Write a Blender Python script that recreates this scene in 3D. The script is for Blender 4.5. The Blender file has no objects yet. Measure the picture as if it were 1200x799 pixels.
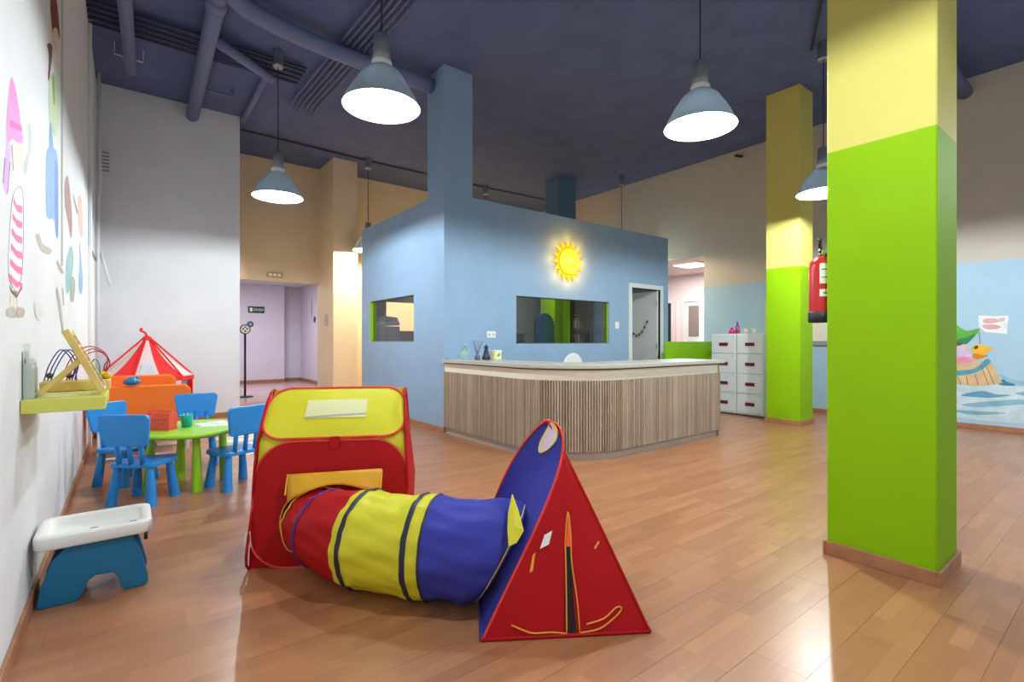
import bpy, bmesh, math, random
from mathutils import Vector, Matrix
from mathutils.geometry import tessellate_polygon
random.seed(7)
PI = math.pi
C = bpy.context.scene.collection
sc = bpy.context.scene

# ---------------------------------------------------------------- camera, world, exposure
cam_d = bpy.data.cameras.new('camera'); cam = bpy.data.objects.new('camera', cam_d); C.objects.link(cam)
cam_d.sensor_width = 36.0; cam_d.lens = 36.0*583/1200; cam_d.clip_start = 0.05
cam.location = (0, 0, 1.2); cam.rotation_euler = (PI/2, 0, -math.atan2(450, 583))
sc.camera = cam
w = bpy.data.worlds.new('world'); sc.world = w; w.use_nodes = True
w.node_tree.nodes['Background'].inputs[0].default_value = (0.80, 0.90, 1.0, 1)
w.node_tree.nodes['Background'].inputs[1].default_value = 0.75
sc.view_settings.view_transform = 'Standard'; sc.view_settings.look = 'None'
sc.view_settings.gamma = 1; sc.view_settings.use_curve_mapping = False
sc.view_settings.exposure = 0.0
COOL = (0.90, 0.97, 1.0); WARM = (1.0, 0.63, 0.22)
LAMP_W = 96.0; WARM_W = 190.0
CEIL = 4.82

# ---------------------------------------------------------------- materials
def lin(h):
    v = [int(h[i:i+2], 16)/255 for i in (0, 2, 4)]
    return tuple((x/12.92 if x <= .04045 else ((x+.055)/1.055)**2.4) for x in v) + (1,)
MATS = {}
def mat(name, col, rough=.5, metal=0, spec=.5, noise=0, nscale=8, bump=0, bscale=40, trans=0, emis=None, estr=0, alpha=1, coat=0, transl=0):
    if name in MATS: return MATS[name]
    m = bpy.data.materials.new(name); m.use_nodes = True
    nt = m.node_tree; n = nt.nodes; b = n['Principled BSDF']
    c = lin(col) if isinstance(col, str) else col
    b.inputs['Base Color'].default_value = c
    b.inputs['Roughness'].default_value = rough; b.inputs['Metallic'].default_value = metal
    b.inputs['Specular IOR Level'].default_value = spec
    b.inputs['Transmission Weight'].default_value = trans; b.inputs['Alpha'].default_value = alpha
    b.inputs['Coat Weight'].default_value = coat
    if emis:
        b.inputs['Emission Color'].default_value = lin(emis) if isinstance(emis, str) else emis
        b.inputs['Emission Strength'].default_value = estr
    tc = n.new('ShaderNodeTexCoord')
    if noise:
        t = n.new('ShaderNodeTexNoise'); t.inputs['Scale'].default_value = nscale; t.inputs['Detail'].default_value = 4
        nt.links.new(tc.outputs['Object'], t.inputs['Vector'])
        mp = n.new('ShaderNodeMapRange'); mp.inputs[1].default_value = .3; mp.inputs[2].default_value = .7
        mp.inputs[3].default_value = 1-noise; mp.inputs[4].default_value = 1+noise
        nt.links.new(t.outputs['Fac'], mp.inputs[0])
        h = n.new('ShaderNodeHueSaturation'); h.inputs['Color'].default_value = c
        nt.links.new(mp.outputs[0], h.inputs['Value']); nt.links.new(h.outputs[0], b.inputs['Base Color'])
    if bump:
        t2 = n.new('ShaderNodeTexNoise'); t2.inputs['Scale'].default_value = bscale; t2.inputs['Detail'].default_value = 3
        nt.links.new(tc.outputs['Object'], t2.inputs['Vector'])
        bp = n.new('ShaderNodeBump'); bp.inputs['Strength'].default_value = bump; bp.inputs['Distance'].default_value = .01
        nt.links.new(t2.outputs['Fac'], bp.inputs['Height']); nt.links.new(bp.outputs[0], b.inputs['Normal'])
    if transl:
        tr = n.new('ShaderNodeBsdfTranslucent'); tr.inputs[0].default_value = c
        mx = n.new('ShaderNodeMixShader'); mx.inputs[0].default_value = transl
        nt.links.new(b.outputs[0], mx.inputs[1]); nt.links.new(tr.outputs[0], mx.inputs[2])
        nt.links.new(mx.outputs[0], n['Material Output'].inputs[0])
    MATS[name] = m; return m

def split_paint(name, low, high, zsplit, rough=.6):
    """wall paint in two colours with a straight line at height zsplit"""
    m = mat(name, high, rough, spec=.18); nt = m.node_tree; n = nt.nodes; b = n['Principled BSDF']
    g = n.new('ShaderNodeNewGeometry'); sp = n.new('ShaderNodeSeparateXYZ'); nt.links.new(g.outputs['Position'], sp.inputs[0])
    gt = n.new('ShaderNodeMath'); gt.operation = 'GREATER_THAN'; gt.inputs[1].default_value = zsplit
    nt.links.new(sp.outputs['Z'], gt.inputs[0])
    mx = n.new('ShaderNodeMix'); mx.data_type = 'RGBA'; mx.inputs['A'].default_value = lin(low); mx.inputs['B'].default_value = lin(high)
    nt.links.new(gt.outputs[0], mx.inputs['Factor'])
    t = n.new('ShaderNodeTexNoise'); t.inputs['Scale'].default_value = 3; nt.links.new(g.outputs['Position'], t.inputs['Vector'])
    mp = n.new('ShaderNodeMapRange'); mp.inputs[3].default_value = .95; mp.inputs[4].default_value = 1.05; nt.links.new(t.outputs['Fac'], mp.inputs[0])
    h = n.new('ShaderNodeHueSaturation'); nt.links.new(mx.outputs['Result'], h.inputs['Color']); nt.links.new(mp.outputs[0], h.inputs['Value'])
    nt.links.new(h.outputs[0], b.inputs['Base Color'])
    return m

def floor_mat():
    m = mat('laminate', 'BE8A60', .25); nt = m.node_tree; n = nt.nodes; b = n['Principled BSDF']
    g = n.new('ShaderNodeNewGeometry')
    br = n.new('ShaderNodeTexBrick'); br.offset = .37; br.squash = 1
    br.inputs['Color1'].default_value = lin('9C6744'); br.inputs['Color2'].default_value = lin('AE7850')
    br.inputs['Mortar'].default_value = lin('94613F'); br.inputs['Scale'].default_value = 1
    br.inputs['Mortar Size'].default_value = .0006; br.inputs['Brick Width'].default_value = .43; br.inputs['Row Height'].default_value = .19/3
    br.inputs['Bias'].default_value = 0
    nt.links.new(g.outputs['Position'], br.inputs['Vector'])
    mp = n.new('ShaderNodeMapping'); mp.inputs['Scale'].default_value = (1.2, 22, 1); nt.links.new(g.outputs['Position'], mp.inputs[0])
    t = n.new('ShaderNodeTexNoise'); t.inputs['Scale'].default_value = 2.5; t.inputs['Detail'].default_value = 5
    nt.links.new(mp.outputs[0], t.inputs['Vector'])
    t0 = n.new('ShaderNodeMapRange'); t0.inputs[1].default_value = .3; t0.inputs[2].default_value = .7; t0.inputs[3].default_value = .94; t0.inputs[4].default_value = 1.05
    nt.links.new(t.outputs['Fac'], t0.inputs[0])
    ri = n.new('ShaderNodeMapRange'); ri.inputs[3].default_value = .93; ri.inputs[4].default_value = 1.07
    nt.links.new(g.outputs['Random Per Island'], ri.inputs[0])
    oi = n.new('ShaderNodeObjectInfo'); rj = n.new('ShaderNodeMapRange'); rj.inputs[3].default_value = .94; rj.inputs[4].default_value = 1.06
    nt.links.new(oi.outputs['Random'], rj.inputs[0])
    mu = n.new('ShaderNodeMath'); mu.operation = 'MULTIPLY'; nt.links.new(t0.outputs[0], mu.inputs[0]); nt.links.new(ri.outputs[0], mu.inputs[1])
    mv = n.new('ShaderNodeMath'); mv.operation = 'MULTIPLY'; nt.links.new(mu.outputs[0], mv.inputs[0]); nt.links.new(rj.outputs[0], mv.inputs[1])
    h = n.new('ShaderNodeHueSaturation'); nt.links.new(br.outputs['Color'], h.inputs['Color']); nt.links.new(mv.outputs[0], h.inputs['Value'])
    nt.links.new(h.outputs[0], b.inputs['Base Color'])
    t3 = n.new('ShaderNodeTexNoise'); t3.inputs['Scale'].default_value = 3; t3.inputs['Detail'].default_value = 5; nt.links.new(g.outputs['Position'], t3.inputs['Vector'])
    r3 = n.new('ShaderNodeMapRange'); r3.inputs[3].default_value = .277; r3.inputs[4].default_value = .33; nt.links.new(t3.outputs['Fac'], r3.inputs[0])
    nt.links.new(r3.outputs[0], b.inputs['Roughness'])
    b.inputs['Specular IOR Level'].default_value = .7
    return m

def slat_mat():
    m = mat('reeded_wood', 'A18C76', .55); nt = m.node_tree; n = nt.nodes; b = n['Principled BSDF']
    oi = n.new('ShaderNodeObjectInfo')
    cr = n.new('ShaderNodeValToRGB'); cr.color_ramp.elements[0].color = lin('94826C'); cr.color_ramp.elements[1].color = lin('B6A692')
    e = cr.color_ramp.elements.new(.5); e.color = lin('A3927D')
    nt.links.new(oi.outputs['Random'], cr.inputs[0])
    g = n.new('ShaderNodeNewGeometry'); mp = n.new('ShaderNodeMapping'); mp.inputs['Scale'].default_value = (30, 30, 2.5)
    nt.links.new(g.outputs['Position'], mp.inputs[0]); t = n.new('ShaderNodeTexNoise'); t.inputs['Scale'].default_value = 1; t.inputs['Detail'].default_value = 5
    nt.links.new(mp.outputs[0], t.inputs['Vector'])
    r = n.new('ShaderNodeMapRange'); r.inputs[1].default_value = .3; r.inputs[2].default_value = .7; r.inputs[3].default_value = .82; r.inputs[4].default_value = 1.1
    nt.links.new(t.outputs['Fac'], r.inputs[0])
    h = n.new('ShaderNodeHueSaturation'); nt.links.new(cr.outputs[0], h.inputs['Color']); nt.links.new(r.outputs[0], h.inputs['Value'])
    nt.links.new(h.outputs[0], b.inputs['Base Color']); return m

M_white = mat('white_wall', 'DDE0E2', .7, spec=.2, noise=.03, nscale=2, bump=.1, bscale=60)
M_right = split_paint('right_wall_paint', 'A9C9DD', 'C9C2B4', 2.28)
M_back = mat('beige_wall', 'DDCEB2', .7, spec=.2, noise=.03, nscale=2)
M_lav = mat('lavender_wall', 'D9D6DF', .7, spec=.2, noise=.02, nscale=2)
M_pinkw = mat('pinkish_wall', 'EADDDC', .7, spec=.2, noise=.02, nscale=2)
M_blue = mat('blue_wall', '90AECB', .6, spec=.3, noise=.04, nscale=3)
M_ceil = mat('ceiling_paint', '5C6A92', .8, spec=.15, noise=.10, nscale=2.5)
M_pipe = mat('pipe_paint', '6E7BA2', .6, spec=.3, noise=.06, nscale=10)
M_green = split_paint('column_paint', '88B800', 'D2C96C', 2.26, .65)
M_floor = floor_mat(); M_slat = slat_mat()
M_bwood = mat('baseboard_wood', 'A5714F', .4, noise=.15, nscale=14)
M_wmetal = mat('white_metal', 'DDE2E0', .35)
M_dark = mat('dark_rubber', '1C1E22', .5)
M_wp = mat('white_plastic', 'EEEEE8', .35)
M_chrome = mat('brushed_metal', 'A9AFB4', .3, metal=.9)
M_shade = mat('smoky_shade', '646D73', .3, transl=.08)
M_shadetop = mat('grey_cap', '8D979C', .4, metal=.3)
M_inner = mat('white_reflector', 'F4FAFF', .5, transl=.22)
M_bulb = mat('lit_bulb', 'FFFFFF', .5, emis=(.93, .98, 1, 1), estr=40)
M_bulbw = mat('lit_warm_bulb', 'FFFFFF', .5, emis=(1, .75, .4, 1), estr=30)
M_lime = mat('lime_laminate', 'B5D334', .35)
M_limegreen = mat('lime_plastic', '9BD12A', .35)
M_chair = mat('blue_plastic', '1F86D2', .38)
M_teal = mat('petrol_plastic', '0A6C96', .4)
M_orange = mat('orange_fabric', 'F0731E', .8, bump=.3, bscale=30)
M_redf = mat('red_nylon', 'B4060F', .6, spec=.25, bump=.5, bscale=7, transl=.14)
M_yelf = mat('yellow_nylon', 'E9E22E', .5, bump=.6, bscale=7, transl=.2)
M_yelo = mat('golden_nylon', 'F0B21E', .5, bump=.4, bscale=10, transl=.2)
M_bluf = mat('blue_nylon', '3A3FA2', .6, spec=.25, bump=.6, bscale=8, transl=.14)
M_tapered = mat('red_piping', 'E0392F', .55)
M_blackb = mat('black_binding', '23233A', .6)
M_purpleb = mat('purple_binding', '4A1F7A', .6)
M_yelb = mat('yellow_binding', 'E8D640', .55)
M_orab = mat('orange_binding', 'E89A30', .55)
M_mesh = mat('pale_mesh', 'E2DFA6', .7)
M_pink = mat('pale_pink_mesh', 'E6D2DC', .7)
M_glass = mat('window_glass', (.75, .80, .80, 1), .02, trans=1.0, spec=.6)
M_glass.node_tree.nodes['Principled BSDF'].inputs['IOR'].default_value = 1.3

# ---------------------------------------------------------------- mesh helpers
def finish(name, bm, m, parent=None, smooth=False, bevel=0, seg=2):
    me = bpy.data.meshes.new(name); bmesh.ops.recalc_face_normals(bm, faces=bm.faces); bm.to_mesh(me); bm.free()
    o = bpy.data.objects.new(name, me); C.objects.link(o)
    for x in (m if isinstance(m, (list, tuple)) else [m]): me.materials.append(x)
    if smooth:
        for p in me.polygons: p.use_smooth = True
    if bevel:
        md = o.modifiers.new('bevel', 'BEVEL'); md.width = bevel; md.segments = seg; md.limit_method = 'ANGLE'; md.angle_limit = .6
    if parent: o.parent = parent
    return o
def B(): return bmesh.new()
def box(bm, x0, y0, z0, x1, y1, z1, mtx=None):
    vs = [bm.verts.new((x, y, z)) for x in (x0, x1) for y in (y0, y1) for z in (z0, z1)]
    for f in ((0, 1, 3, 2), (4, 6, 7, 5), (0, 4, 5, 1), (2, 3, 7, 6), (0, 2, 6, 4), (1, 5, 7, 3)): bm.faces.new([vs[i] for i in f])
    if mtx: bmesh.ops.transform(bm, matrix=mtx, verts=vs)
    return bm
def bx(*a, **k): return box(B(), *a, **k)
def lathe(bm, prof, n=24, cap=True, loc=(0, 0, 0), mtx=None):
    rings = []; new = []
    for r, z in prof:
        ring = [bm.verts.new((loc[0]+r*math.cos(2*PI*i/n), loc[1]+r*math.sin(2*PI*i/n), loc[2]+z)) for i in range(n)]
        rings.append(ring); new += ring
    for a, b in zip(rings, rings[1:]):
        for i in range(n): bm.faces.new((a[i], a[(i+1) % n], b[(i+1) % n], b[i]))
    if cap:
        bm.faces.new(rings[0][::-1]); bm.faces.new(rings[-1])
    if mtx: bmesh.ops.transform(bm, matrix=mtx, verts=new)
    return bm
def tube(bm, pts, r, n=8, closed=False, cap=True):
    pts = [Vector(p) for p in pts]; N = len(pts); rings = []
    up = None
    for i, p in enumerate(pts):
        a = pts[(i-1) % N] if (closed or i > 0) else p; b = pts[(i+1) % N] if (closed or i < N-1) else p
        t = (b-a); t = t.normalized() if t.length > 1e-9 else Vector((0, 0, 1))
        if up is None: up = Vector((0, 0, 1)) if abs(t.z) < .9 else Vector((1, 0, 0))
        s = t.cross(up); s = s.normalized() if s.length > 1e-6 else t.orthogonal().normalized()
        u = s.cross(t).normalized(); up = u
        rr = r[i] if isinstance(r, (list, tuple)) else r
        rings.append([bm.verts.new(p + (s*math.cos(2*PI*k/n)+u*math.sin(2*PI*k/n))*rr) for k in range(n)])
    for i in range(N if closed else N-1):
        a, b = rings[i], rings[(i+1) % N]
        for k in range(n): bm.faces.new((a[k], a[(k+1) % n], b[(k+1) % n], b[k]))
    if cap and not closed: bm.faces.new(rings[0][::-1]); bm.faces.new(rings[-1])
    return bm
def prism(bm, poly, vec, mtx=None):
    a = [bm.verts.new(p) for p in poly]; b = [bm.verts.new(Vector(p)+Vector(vec)) for p in poly]
    bm.faces.new(a[::-1]); bm.faces.new(b)
    n = len(a)
    for i in range(n): bm.faces.new((a[i], a[(i+1) % n], b[(i+1) % n], b[i]))
    if mtx: bmesh.ops.transform(bm, matrix=mtx, verts=a+b)
    return bm
def rrect(w, h, r, n=5, x0=0, y0=0):
    out = []
    for cx, cy, a0 in ((w-r, h-r, 0), (r, h-r, PI/2), (r, r, PI), (w-r, r, 1.5*PI)):
        for k in range(n+1):
            a = a0+PI/2*k/n; out.append((x0+cx+r*math.cos(a), y0+cy+r*math.sin(a)))
    return out
def curve(ctrl, n=24, closed=False):
    """Catmull-Rom through points"""
    P = [Vector(p) for p in ctrl]; out = []; N = len(P)
    segs = N if closed else N-1
    for i in range(segs):
        p0 = P[(i-1) % N] if closed or i > 0 else P[0]*2-P[1]
        p1 = P[i]; p2 = P[(i+1) % N]
        p3 = P[(i+2) % N] if closed or i+2 < N else P[-1]*2-P[-2]
        k = max(2, n//segs)
        for j in range(k):
            t = j/k
            out.append(.5*((2*p1)+(p2-p0)*t+(2*p0-5*p1+4*p2-p3)*t*t+(3*p1-p0-3*p2+p3)*t**3))
    if not closed: out.append(P[-1])
    return out
def thing(name, label, cat, loc=(0, 0, 0), rz=0, group=None):
    o = bpy.data.objects.new(name, None); C.objects.link(o); o.location = loc; o.rotation_euler = (0, 0, rz)
    o.empty_display_size = .1; return tag(o, label, cat, group)
def tag(o, label, cat, group=None):
    o['label'] = label; o['category'] = cat
    if group: o['group'] = group
    return o
def struct(name, bm, m, **k):
    o = finish(name, bm, m, **k); o['kind'] = 'structure'; return o
def dup(root, loc, rz, label, group=None):
    r = root.copy(); C.objects.link(r); r.location = loc; r.rotation_euler = (0, 0, rz); r['label'] = label
    if group: r['group'] = group
    for ch in list(root.children):
        c = ch.copy(); C.objects.link(c); c.parent = r
        for g in list(ch.children):
            d = g.copy(); C.objects.link(d); d.parent = c
    return r
def txt(name, s, size, m, parent, mtx):
    cu = bpy.data.curves.new(name, 'FONT'); cu.body = s; cu.size = size; cu.align_x = 'CENTER'; cu.align_y = 'CENTER'; cu.extrude = .0008
    t = bpy.data.objects.new(name+'_src', cu); C.objects.link(t)
    bpy.context.view_layer.update()
    me = bpy.data.meshes.new_from_object(t.evaluated_get(bpy.context.evaluated_depsgraph_get()))
    bpy.data.objects.remove(t)
    o = bpy.data.objects.new(name, me); C.objects.link(o); me.materials.clear(); me.materials.append(m)
    o.matrix_local = mtx
    if parent: o.parent = parent
    return o

# ---------------------------------------------------------------- setting
XL, XR, YB = -.35, 9.17, 10.8
fl = struct('floor', bx(XL-.1, -3.5, -.10, 13.2, 16.2, -.006), mat('floor_gap', '7A5036', .6))
# laminate boards: the 300 that show largest are objects, the rest one joined part
PW, PL = .19, 1.26
board = B(); g = .0005
for (x0, y0, x1, y1) in ((g, g, PL-g, PW-g),): box(board, x0, y0, -.006, x1, y1, 0)
me_b = bpy.data.meshes.new('plank'); board.to_mesh(me_b); board.free(); me_b.materials.append(M_floor)
cands = []; rest = []
S_, C_ = .6110, .7916
row = 0; y = -3.42
while y < 15.9:
    x = XL - (row*.47) % PL
    while x < (XR if y < YB else 5):
        cx, cy = x+PL/2, y+PW/2
        Z = S_*cx+C_*cy; X = C_*cx-S_*cy
        vis = Z > 1.0 and abs(X/Z) < 1.35
        full = x >= XL and x+PL <= XR+.3
        if vis and full and cx < 9 and not (cx > 3.3 and cy > 5.7): cands.append((Z, x, y))
        else: rest.append((x, y))
        x += PL
    y += PW; row += 1
cands.sort()
for Z, x, y in cands[300:]: rest.append((x, y))
for Z, x, y in cands[:300]:
    o = bpy.data.objects.new('plank', me_b); C.objects.link(o); o.location = (x, y, 0); o.parent = fl
rb = B()
for x, y in rest:
    a, b_ = max(x, XL), min(x+PL, 13.1)
    if b_-a > .02: box(rb, a, y, -.006, b_, y+PW, 0)
o = finish('plank', rb, M_floor, fl); o['kind'] = 'stuff'
struct('floor_side_room', bx(XR, 4.0, -.005, 13.1, 10.8, .0), M_floor)

struct('floor_hall', bx(.4, YB, -.004, 4.12, 15.8, .002), mat('hall_floor_reflection', 'C4A9A4', .25, noise=.05, nscale=3))  # pink wall reflection is put into the hall floor's base colour
struct('ceiling', bx(XL-.1, -3.5, CEIL, XR+.1, YB+.1, CEIL+.1), M_ceil)
struct('wall_left', bx(XL-.1, -3.0, 0, XL, 9.05, CEIL), M_white)
struct('wall_white_block', bx(XL-.1, 9.05, 0, 1.43, YB+.1, CEIL), M_white)
wb = B(); box(wb, 1.43, YB, 2.40, 3.2, YB+.15, CEIL); box(wb, 3.2, YB, 0, XR+.1, YB+.15, CEIL)
struct('wall_back', wb, M_back)
wr = B(); box(wr, XR, -3.0, 0, XR+.12, 5.56, CEIL); box(wr, XR, 5.56, 2.92, XR+.12, 7.2, CEIL); box(wr, XR, 7.2, 0, XR+.12, YB, CEIL)
struct('wall_right', wr, M_right)
struct('column_beige', bx(3.2, 9.9, 0, 3.68, YB, CEIL), M_back)['label'] = 'beige square pillar at right of hall opening'
# hall beyond the opening
hb = B(); box(hb, 0.4, 15.5, 0, 3.60, 15.9, 2.8); box(hb, 3.60, 15.8, 0, 4.15, 15.9, 2.8)
struct('wall_hall_back', hb, M_lav)
struct('wall_hall_right', bx(4.12, YB+.15, 0, 4.22, 15.9, 2.8), M_lav)
struct('wall_hall_left', bx(.3, YB+.1, 0, .4, 15.6, 2.8), M_lav)
struct('ceiling_hall', bx(.3, YB+.15, 2.8, 4.22, 15.9, 2.9), M_lav)
# side room seen through the doorway in the right wall
sr = B(); box(sr, 12.0, 4.0, 0, 12.1, 10.4, 3.0); box(sr, XR+.12, 10.3, 0, 12.1, 10.4, 3.0); box(sr, XR+.12, 4.0, 0, 12.1, 4.1, 3.0)
struct('wall_side_room', sr, M_pinkw)
struct('ceiling_side_room', bx(XR+.12, 4.0, 3.0, 12.1, 10.4, 3.1), M_pinkw)
# baseboards
def bboard(name, x0, y0, x1, y1, h=.07): return struct(name, bx(x0, y0, 0, x1, y1, h), M_bwood, bevel=.003, seg=1)
bboard('baseboard_left', XL, -3, XL+.015, 9.05)
bboard('baseboard_white_block', XL+.015, 9.035, 1.445, 9.05)
bboard('baseboard_right', XR-.015, -3, XR, 5.56)
bboard('baseboard_hall_back', .4, 15.485, 3.615, 15.5, .10); bboard('baseboard_hall_recess', 3.615, 15.785, 4.12, 15.8, .10)
bboard('baseboard_hall_right', 4.105, YB+.15, 4.12, 15.785, .10)
bboard('baseboard_back', 3.68, YB-.015, XR, YB)
def col(name, x0, y0, x1, y1, m, label, base=True):
    o = struct(name, bx(x0, y0, 0, x1, y1, CEIL), m, bevel=.006, seg=1); o['label'] = label
    if base:
        b = B()
        for q in ((x0-.016, y0-.016, x1+.016, y0), (x0-.016, y1, x1+.016, y1+.016), (x0-.016, y0, x0, y1), (x1, y0, x1+.016, y1)):
            box(b, q[0], q[1], 0, q[2], q[3], .075)
        finish('baseboard', b, M_bwood, o, bevel=.003, seg=1)
    return o
col('column', 3.13, .655, 3.525, 1.14, M_green, 'nearest square column painted green below and yellow above')
col('column', 7.47, 3.06, 7.90, 3.53, M_green, 'farther green and yellow column beside the filing cabinets')
# kiosk (blue office)
KX0, KX1, KY0, KY1, KH, T = 3.27, 8.15, 5.69, 8.58, 3.15, .12
kf = B()   # front with window and door opening
WX0, WX1, WZ0, WZ1 = 4.47, 6.48, 1.16, 1.86; DX0, DX1, DZ = 7.07, 7.90, 2.15
for q in ((KX0, 0, WX0, KH), (WX0, 0, WX1, WZ0), (WX0, WZ1, WX1, KH), (WX1, 0, DX0, KH), (DX0, DZ, DX1, KH), (DX1, 0, KX1, KH)):
    box(kf, q[0], KY0, q[1], q[2], KY0+T, q[3])
struct('wall_kiosk_front', kf, M_blue)
kl = B()
for y0, z0, y1, z1 in ((KY0+T, 0, 6.56, KH), (6.56, 0, 8.22, 1.19), (6.56, 1.87, 8.22, KH), (8.22, 0, KY1, KH)): box(kl, KX0, y0, z0, KX0+T, y1, z1)
struct('wall_kiosk_left', kl, M_blue)
struct('wall_kiosk_right', bx(KX1-T, KY0+T, 0, KX1, KY1, KH), M_blue)
kb = B()
for x0, z0, x1, z1 in ((KX0+T, 0, 3.68, 2.62), (3.68, 0, 5.3, 1.38), (3.68, 1.91, 5.3, 2.62), (5.3, 0, KX1-T, 2.62)): box(kb, x0, KY1-T, z0, x1, KY1, z1)
struct('wall_kiosk_back', kb, mat('kiosk_grey_wall', 'A9A69C', .7))
struct('ceiling_kiosk', bx(KX0+T, KY0+T, 2.62, KX1-T, KY1, 2.70), mat('kiosk_ceiling', 'B9B5AA', .8))
bboard('baseboard_kiosk_left', KX0-.015, KY0-.015, KX0, KY1)
struct('column_blue', bx(KX0-.003, KY0-.003, KH, 3.71, 6.14, CEIL), M_blue)['label'] = 'blue pillar rising from the front corner of the blue office'
struct('column_blue_rear', bx(7.46, 7.99, 2.70, 7.98, 8.42, CEIL), mat('dark_blue_wall', '56779A', .6))['label'] = 'dark blue pillar behind the top of the blue office'
# windows
M_sill = mat('dark_frame', '46595F', .5)
w1 = struct('window_1', bx(WX0, KY0+.05, WZ0, WX1, KY0+.056, WZ1), M_glass)
fb = B(); box(fb, WX0-.02, KY0+.03, WZ0-.02, WX1+.02, KY0+.08, WZ0+.012); box(fb, WX0-.02, KY0+.03, WZ1-.012, WX1+.02, KY0+.08, WZ1+.02); box(fb, WX0-.02, KY0+.03, WZ0, WX0+.012, KY0+.08, WZ1)
finish('window_frame', fb, M_sill, w1)
finish('window_jamb', bx(WX1-.012, KY0+.03, WZ0, WX1+.001, KY0+T, WZ1), M_limegreen, w1)
w2 = struct('window_2', bx(KX0+.05, 6.56, 1.19, KX0+.056, 8.22, 1.87), M_glass)
fb = B(); box(fb, KX0+.02, 6.56, 1.19, KX0+.07, 8.22, 1.20); box(fb, KX0+.02, 6.56, 1.86, KX0+.07, 8.22, 1.87); box(fb, KX0+.02, 6.55, 1.19, KX0+.07, 6.572, 1.87)
finish('window_frame', fb, M_sill, w2)
finish('window_jamb', bx(KX0+.005, 8.19, 1.19, KX0+T, 8.221, 1.87), M_limegreen, w2)
# door casing of the blue office
d1 = bpy.data.objects.new('door_1', None); C.objects.link(d1); d1['kind'] = 'structure'; d1.location = (DX0, KY0, 0)
W_ = mat('door_white', 'D9E2E0', .45)
fb = B(); box(fb, -.08, -.02, 0, 0, T+.02, DZ); box(fb, DX1-DX0, -.02, 0, DX1-DX0+.08, T+.02, DZ); box(fb, -.08, -.02, DZ, DX1-DX0+.08, T+.02, DZ+.08)
finish('door_frame', fb, W_, d1, bevel=.004, seg=1)
lw = DX1-DX0
ang = math.radians(93)
lf = B(); box(lf, -lw+.01, 0, .01, 0, .04, DZ-.01); leaf = finish('door_leaf', lf, W_, d1, bevel=.003, seg=1); leaf.location = (lw-.045, .035, 0); leaf.rotation_euler = (0, 0, -ang)
for z in (.3, 1.1, 1.9):
    h = finish('hinge', lathe(B(), [(.012, -.05), (.012, .05)], 8), M_chrome, leaf); h.location = (0, -.01, z)
hd = finish('door_handle', tube(B(), [(-lw+.07, -.0, 1.02), (-lw+.07, -.05, 1.02), (-lw+.18, -.05, 1.02)], .009), M_chrome, leaf)
# doors of the side room
d2 = struct('door_2', bx(11.9, 8.2, 0, 12.0, 8.95, 2.25), mat('dark_doorway', '2B2C30', .6))
fb = B(); box(fb, 11.88, 8.12, 0, 11.98, 8.2, 2.25); box(fb, 11.88, 8.95, 0, 11.98, 9.03, 2.25); box(fb, 11.88, 8.12, 2.25, 11.98, 9.03, 2.33); finish('door_frame', fb, M_pinkw, d2)
d3 = struct('door_3', bx(11.93, 7.22, 0, 11.99, 7.80, 2.25), W_)
finish('door_panel', bx(11.915, 7.38, 1.33, 11.93, 7.68, 2.14), mat('brown_grey_pane', '8C7D77', .4), d3)
finish('door_frame', box(box(bx(11.90, 7.16, 0, 11.99, 7.22, 2.25), 11.90, 7.80, 0, 11.99, 7.86, 2.25), 11.90, 7.16, 2.25, 11.99, 7.86, 2.32), M_pinkw, d3, bevel=.004, seg=1)
finish('door_handle', tube(B(), [(11.92, 7.26, 1.05), (11.87, 7.26, 1.05), (11.87, 7.36, 1.05)], .01), M_chrome, d3)
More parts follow.
